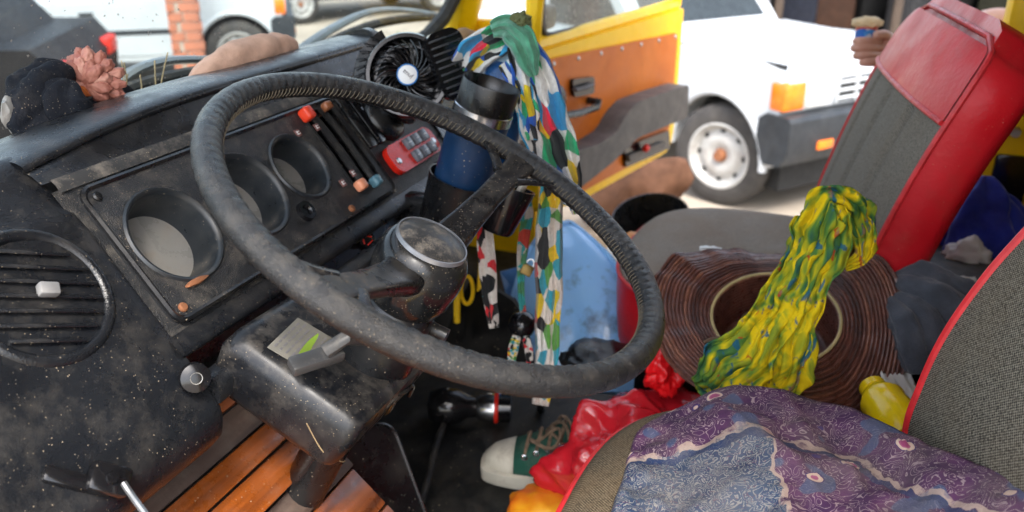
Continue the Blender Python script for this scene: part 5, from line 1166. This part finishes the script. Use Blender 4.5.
pt = at(712, 203, Z=0); pickup('white pickup truck parked beyond the open yellow door, amber indicator', pt, (.80, -.60), steer=-16, cb=-.50)
p2 = at(243, 84, Z=0); pickup('white pickup truck behind the brick pillar, seen through the windscreen', p2, (.80, .60))
# rusty sack and black bucket on the ground beneath the open door
g = loft([at(585, 212, Y=3.0), at(615, 202, Y=3.0), at(650, 186, Y=3.05), at(690, 168, Y=3.1)], [.05, .11, .12, .05], 24, .9, .25, 3); o = g.build('brown_sack', mat('brown_sacking', (.13, .065, .04), .95, spec=.1, var=.35, vscale=12, bump=.5, bscale=60)); tag(o, 'brown dusty sack lying on a crate below the open door', 'sack')
z_ = min((o.matrix_world @ v.co).z for v in o.data.vertices) + o.location.z
sb_ = at(640, 200, Y=3.05); g = G(); g.box((sb_.x, sb_.y, .38), (.9, .34, .76), bev=.01); tag(g.build('crate', mat('crate_wood', (.30, .23, .16), .8, var=.2)), 'pale wooden crate under the brown sack', 'crate')
bk = thing('black_bucket', 'round black bucket standing outside, left of the far seat', 'bucket', at(650, 235, Y=2.5)); bcn = at(650, 215, Y=2.45)
g = G(); g.lathe([(0, -.15), (.09, -.15), (.12, 0), (.115, .0), (.085, -.14), (0, -.14)], frame(bcn, (-.1, -.3, .95)), 32); g.build('bucket_wall', M_black, bk, ang=50)
g = blob(at(632, 246, Y=1.52), (.028, .03, .03), 3, .1, 2); tag(g.build('orange_ball', mat('peach', (.72, .30, .10), .5)), 'small peach-coloured ball at the front of the far seat', 'ball')
g = G(); b0 = bcn - Vector((0, 0, .15)); g.box((b0.x, b0.y, b0.z / 2), (.3, .3, b0.z - .005), bev=.01); tag(g.build('plinth', mat('plinth', (.4, .36, .3), .9)), 'pale block under the black bucket', 'block')
# brick pillar
bpil = at(197, 104, Z=0); hd_ = math.radians(-38)
pil = thing('brick_pillar', 'red brick pillar with pale patch in front of the white truck', 'pillar', bpil)
Mp = Matrix.Translation(bpil) @ rotz(math.radians(38)); M_brick = mat('brick', (.36, .13, .075), .9, var=.25, vscale=3, stain=.2); M_mort = mat('mortar', (.34, .29, .24), .95)
g = G(); g.mbox(Mp, (0, 0, 1.2), (.25, .25, 2.4)); g.build('mortar_core', M_mort, pil)
brk = None
for k in range(26):
    for side_ in range(4):
        for j in range(2):
            Mq = Mp @ rotz(side_ * PI / 2) @ Matrix.Translation(((-.068 + .136 * j) if k % 2 else (-.10 + .165 * j), -.124, .05 + .09 * k))
            w_ = .125 if k % 2 else (.065 if j == 0 else .19)
            g = G(); g.mbox(Mq, (0, 0, 0), (w_, .03, .078), .004, 1); g.build('brick', M_brick, pil)
g = G(); g.mbox(Mp, (0, -.142, 1.15), (.11, .01, .22), .003); g.build('notice', mat('faded_notice', (.30, .33, .36), .6), pil)
# dark car at the far left
def car(label, pos, head, col, nm='parked_car', tail=False):
    h = Vector((head[0], head[1], 0)).normalized(); s = Vector((-h.y, h.x, 0)); v = (Vector((CAM.x, CAM.y, 0)) - pos); s = s if s.dot(v) > 0 else -s
    M = Matrix(((h.x, s.x, 0, pos.x), (h.y, s.y, 0, pos.y), (0, 0, 1, 0), (0, 0, 0, 1))); t = thing(nm, label, 'car', pos)
    Mx = M @ Matrix(((1, 0, 0, 0), (0, 0, -1, .85), (0, 1, 0, 0), (0, 0, 0, 1))); mp_ = mat('car_paint', col, .5, var=.1, spec=.25, dust=.08, dscale=3)
    g = G(); g.prism([(-2.1, .35), (-2.15, .75), (-2.0, .95), (-.9, .98), (1.0, .95), (1.9, .80), (2.05, .6), (2.0, .32)], 1.7, Mx, bev=.08, seg=3); g.build('body', mp_, t, ang=40)
    g = G(); g.prism([(-1.75, .93), (-1.35, 1.42), (.1, 1.44), (.95, .93)], 1.4, Mx @ Matrix.Translation((0, 0, .15)), bev=.07, seg=3); g.build('cabin', mp_, t, ang=40)
    g = G(); g.prism([(-1.45, .98), (-1.2, 1.36), (.05, 1.37), (.72, .98)], 1.43, Mx @ Matrix.Translation((0, 0, .135)), bev=.01); g.build('side_glass', M_cglass, t)
    for x in (-1.3, 1.3):
        for y, o in ((.80, 1), (-.80, -1)): wheelset(t, M, x, y, .31, .18, o)
    for y in (.66, -.66):
        g = G(); g.mbox(M, (-2.12, y, .75), (.08, .3, .14), .02); g.build('tail_light', M_red_pl, t)
        g = G(); g.mbox(M, (2.0, y, .66), (.1, .3, .14), .02); g.build('headlight', M_lamp, t)
    return t
pc_ = at(40, 60, D=6.6); pc_.z = 0; car('dark dusty car at the far left beyond the windscreen', pc_ + Vector((-1.55, -.9, 0)), (-.85, -.53), (.006, .005, .006))
pc_ = at(350, 18, D=15); pc_.z = 0; car('dark car parked behind the white truck, far beyond the windscreen', pc_, (.5, .86), (.03, .035, .04))
pc_ = at(430, 0, D=21); pc_.z = 0; car('silver car far off beyond the wiper', pc_, (.85, .5), (.45, .47, .48))
pc_ = at(630, 6, D=19); pc_.z = 0; car('pale car far off behind the open door window', pc_, (.95, -.2), (.62, .60, .58))
# walls and sheds far behind
def wall(name, a, b, h, th, m_, label, cat, z0=0):
    a, b = Vector((a.x, a.y, 0)), Vector((b.x, b.y, 0)); c = (a + b) / 2; d = (b - a).normalized()
    g = G(); g.mbox(Matrix(((d.x, -d.y, 0, c.x), (d.y, d.x, 0, c.y), (0, 0, 1, 0), (0, 0, 0, 1))), (0, 0, z0 + h / 2), ((b - a).length, th, h), .01); return tag(g.build(name, m_), label, cat)
M_ww = mat('white_wall', (.42, .42, .40), .85, var=.06, vscale=.8, stain=.15, dscale=1.5)
M_bw_ = mat('brown_gate', (.06, .042, .03), .8, var=.2)
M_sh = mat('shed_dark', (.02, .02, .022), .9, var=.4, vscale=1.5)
wall('boundary_wall', at(-60, 10, D=15), at(132, -8, D=17), 2.6, .2, M_ww, 'white boundary wall at the far left behind the dark car', 'wall')
wall('brown_gate', at(98, 0, D=13.0), at(137, 0, D=13.2), 2.2, .08, M_bw_, 'brown wooden gate beside the white boundary wall', 'gate')
wall('far_wall', at(140, 0, D=24), at(480, 0, D=30), 3.0, .2, M_ww, 'long pale wall far beyond the parked cars', 'wall')
wall('grey_wall', at(480, 0, D=27), at(640, 0, D=24), 3.2, .2, M_ww, 'pale wall far behind the open yellow door', 'wall')
w0, w1 = at(600, 0, D=12), at(1080, 0, D=9.5)
shed = thing('dark_shed', 'dark open shed behind the white pickup, full of clutter', 'shed', at(860, 0, D=11)); shed.location.z = 0
a, b = at(770, 10, D=10.5), at(1150, 10, D=9.5); d = Vector((b.x - a.x, b.y - a.y, 0)).normalized(); nrm = Vector((-d.y, d.x, 0)); nrm = nrm if nrm.y > 0 else -nrm; ln = (Vector((b.x, b.y, 0)) - Vector((a.x, a.y, 0))).length
Ms = Matrix(((d.x, nrm.x, 0, a.x), (d.y, nrm.y, 0, a.y), (0, 0, 1, 0), (0, 0, 0, 1)))
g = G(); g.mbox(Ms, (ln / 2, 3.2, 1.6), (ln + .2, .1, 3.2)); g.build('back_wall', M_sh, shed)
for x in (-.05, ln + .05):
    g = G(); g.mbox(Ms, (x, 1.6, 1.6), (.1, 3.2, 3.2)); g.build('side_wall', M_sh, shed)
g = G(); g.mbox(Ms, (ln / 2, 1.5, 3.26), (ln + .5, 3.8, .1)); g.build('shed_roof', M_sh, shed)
for k in range(4):
    g = G(); g.mbox(Ms, (.1 + ln * k / 3, .0, 1.6), (.1, .1, 3.2), .01); g.build('post', M_bw_, shed)
for k, (fx_, hh, cc_, cn) in enumerate(((.10, 1.0, (.012, .016, .03), 'navy'), (.22, .7, (.06, .025, .012), 'rust-brown'), (.36, 1.25, (.008, .008, .008), 'black'), (.47, .8, (.035, .035, .038), 'grey'), (.60, 1.1, (.014, .013, .012), 'charcoal'), (.75, .9, (.025, .025, .012), 'olive'))):
    p_ = Ms @ Vector((fx_ * ln, 1.7 + .3 * (k % 3), 0)); p_.z = 0
    g = G(); g.mbox(Matrix.Translation(p_) @ rotz(.3 * k), (0, 0, hh / 2), (.55, .4, hh), .02); bx_ = thing('storage_box', cn + ' storage box standing in the dark shed behind the pickup', 'box', p_, 'boxes stored in the dark shed')
    g.build('box_body', mat('box', cc_, .8), bx_); g = G(); g.mbox(Matrix.Translation(p_) @ rotz(.3 * k), (0, 0, hh + .015), (.58, .43, .03), .01); g.build('box_lid', mat('box', tuple(c * .8 for c in cc_), .8), bx_)
# small flowering shrub beyond the wiper
sh_ = thing('yellow_shrub', 'small shrub with yellow flowers beyond the wiper', 'shrub', at(352, 66, D=7)); q = at(352, 55, D=7); sh_.location = (q.x, q.y, 0)
g = G()
for k in range(900):
    c = Vector((q.x, q.y, .35)) + Vector((random.gauss(0, .28), random.gauss(0, .28), random.gauss(0, .18))); c.z = max(.02, c.z); u_ = Vector((random.gauss(0, 1), random.gauss(0, 1), random.gauss(0, 1))).normalized() * .05; w_ = u_.cross(Vector((random.random(), .3, .5))).normalized() * .02
    g.add([c - u_, c + w_, c + u_, c - w_], [(0, 1, 2, 3)])
g.build('foliage', mat('shrub_leaf', (.07, .11, .03), .7, var=.4), sh_, norm=False)
g = G()
for k in range(40):
    c = Vector((q.x, q.y, .55)) + Vector((random.gauss(0, .18), random.gauss(0, .18), random.gauss(0, .10))); g.ico(c, (.035, .035, .03), 1)
g.build('blossom', M_yp, sh_)
g = G(); g.tube([Vector((q.x, q.y, 0)), Vector((q.x, q.y, .4))], .02, 6); g.build('stem', M_bw_, sh_)
# ------------------------------------------------------------------ person outside behind the far seat, hand raised with food
M_skin = mat('skin', (.60, .33, .24), .5, var=.08, vscale=20)
def skinned(name, nodes, edges, m_, parent, root=0, sub=2):
    me = bpy.data.meshes.new(name); c0 = Vector(nodes[0][0]); me.from_pydata([Vector(p) - c0 for p, r in nodes], edges, []); me.update()
    o = bpy.data.objects.new(name, me); COL.objects.link(o); o.location = c0 - parent.location; o.parent = parent
    me.materials.append(m_); sk = o.modifiers.new('skin', 'SKIN'); sk.use_smooth_shade = True; sk.branch_smoothing = .6
    sv_ = me.skin_vertices[0].data
    for i, (p, r) in enumerate(nodes):
        sv_[i].radius = (r, r) if not isinstance(r, tuple) else r; sv_[i].use_root = (i == root)
    s_ = o.modifiers.new('sub', 'SUBSURF'); s_.levels = sub; s_.render_levels = sub
    return o
per = thing('person', 'person in dark clothes behind the far seat holding wrapped food', 'person', (.58, 2.56, 0))
V = Vector; wr = at(899, 52, Y=2.06); kn = at(888, 46, Y=2.02)
N = [(V((.58, 2.56, .95)), .13), (V((.58, 2.55, 1.15)), .12), (V((.575, 2.53, 1.36)), .14), (V((.565, 2.51, 1.50)), .075), (V((.555, 2.50, 1.58)), .055), (V((.545, 2.49, 1.66)), .085), (V((.535, 2.485, 1.76)), .088), (V((.54, 2.49, 1.82)), .05)]
E_ = [(i, i + 1) for i in range(7)]
def addc(start, pts):
    last = start
    for p, r in pts:
        N.append((V(p), r)); E_.append((last, len(N) - 1)); last = len(N) - 1
    return last
el = V((.30, 2.24, 1.68))
a = addc(2, [((.50, 2.46, 1.47), .065), ((.42, 2.40, 1.57), .05), (el, .042), (el.lerp(wr, .4), .040), (el.lerp(wr, .8), .030), (wr, .028), (wr.lerp(kn, .5), .036), (kn, .034)])
tocam = (CAM - kn).normalized(); lf = (_r * -1); upv = _u
for k, (o, ln_) in enumerate((((.004, .022), 1.0), ((.0, .008), 1.08), ((-.002, -.008), 1.0), ((-.004, -.022), .8))):
    b = kn + upv * o[1] + lf * .008
    b = b - upv * .012; addc(a, [(b + lf * .010 * ln_ + tocam * .012, .0115), (b + lf * .030 * ln_ + tocam * .030, .0105), (b + lf * .052 * ln_ + tocam * .034, .0098), (b + lf * .068 * ln_ + tocam * .022, .009)])
addc(a - 1, [(wr.lerp(kn, .7) + upv * .018 + tocam * .018, .011), (kn + upv * .026 + lf * .008 + tocam * .034, .0105), (kn + upv * .022 + lf * .030 + tocam * .046, .009)])
addc(2, [((.66, 2.50, 1.46), .065), ((.73, 2.55, 1.30), .048), ((.76, 2.54, 1.15), .040), ((.74, 2.46, 1.02), .034), ((.72, 2.40, .92), .026), ((.715, 2.385, .84), .03), ((.71, 2.38, .77), .018)])
for s_ in (-1, 1): addc(0, [((.58 + .10 * s_, 2.56, .86), .095), ((.58 + .11 * s_, 2.55, .50), .060), ((.58 + .11 * s_, 2.57, .10), .040), ((.58 + .11 * s_, 2.52, .045), .042), ((.58 + .11 * s_, 2.42, .035), .034)])
body = skinned('body', N, E_, M_skin, per)
M_shirt = mat('black_shirt', (.012, .013, .018), .9, var=.3)
skinned('shirt', [(V((.58, 2.56, .90)), .150), (V((.58, 2.55, 1.15)), .142), (V((.575, 2.53, 1.36)), .160), (V((.565, 2.51, 1.49)), .090), (V((.50, 2.46, 1.47)), .082), (V((.42, 2.40, 1.57)), .066), (V((.385, 2.375, 1.605)), .060), (V((.66, 2.50, 1.46)), .082), (V((.73, 2.55, 1.30)), .064), (V((.745, 2.55, 1.22)), .06)], [(0, 1), (1, 2), (2, 3), (2, 4), (4, 5), (5, 6), (2, 7), (7, 8), (8, 9)], M_shirt, per)
skinned('trousers', [(V((.58, 2.56, .95)), .150), (V((.48, 2.56, .86)), .11), (V((.47, 2.55, .50)), .075), (V((.47, 2.57, .10)), .058), (V((.68, 2.56, .86)), .11), (V((.69, 2.55, .50)), .075), (V((.69, 2.57, .10)), .058)], [(0, 1), (1, 2), (2, 3), (0, 4), (4, 5), (5, 6)], mat('dark_jeans', (.03, .04, .07), .9), per)
blob(V((.548, 2.50, 1.775)), (.10, .105, .09), 4, .12, 3, .1, 5).build('hair', mat('dark_hair', (.02, .013, .010), .7), per)
for s_ in (-1, 1):
    blob(V((.52 + .03 * s_, 2.402, 1.73)), (.011, .006, .007), 2, 0).build('eye', M_white, per)
blob(V((.52, 2.392, 1.70)), (.012, .016, .020), 2, 0).build('nose', M_skin, per)
blob(V((.52, 2.40, 1.66)), (.022, .008, .007), 2, 0).build('mouth', mat('lips', (.40, .13, .11), .5), per)
fd = thing('wrapped_snack', 'small snack in a red and blue wrapper held in the raised hand', 'food', at(868, 55, Y=1.98)); fp = at(866, 33, Y=2.0); fa = (_u + _r * .15).normalized(); MFd = frame(fp, fa)
g = G(); g.lathe([(0, -.028), (.017, -.028), (.021, -.022), (.022, .002), (.020, .004)], MFd, 20); g.build('wrapper', patches('foil', [(0, (.03, .14, .5)), (.5, (.06, .25, .6)), (.8, (.5, .5, .55))], 60), fd, ang=60)
g = G(); g.lathe([(.021, .002), (.023, .014), (.020, .016)], MFd, 20); g.build('filling', mat('red_filling', (.45, .06, .03), .5), fd, ang=60)
g = blob(fp + fa * .022, (.031, .028, .014), 3, .2, 2); g.build('bun', mat('bread', (.62, .45, .25), .8), fd)
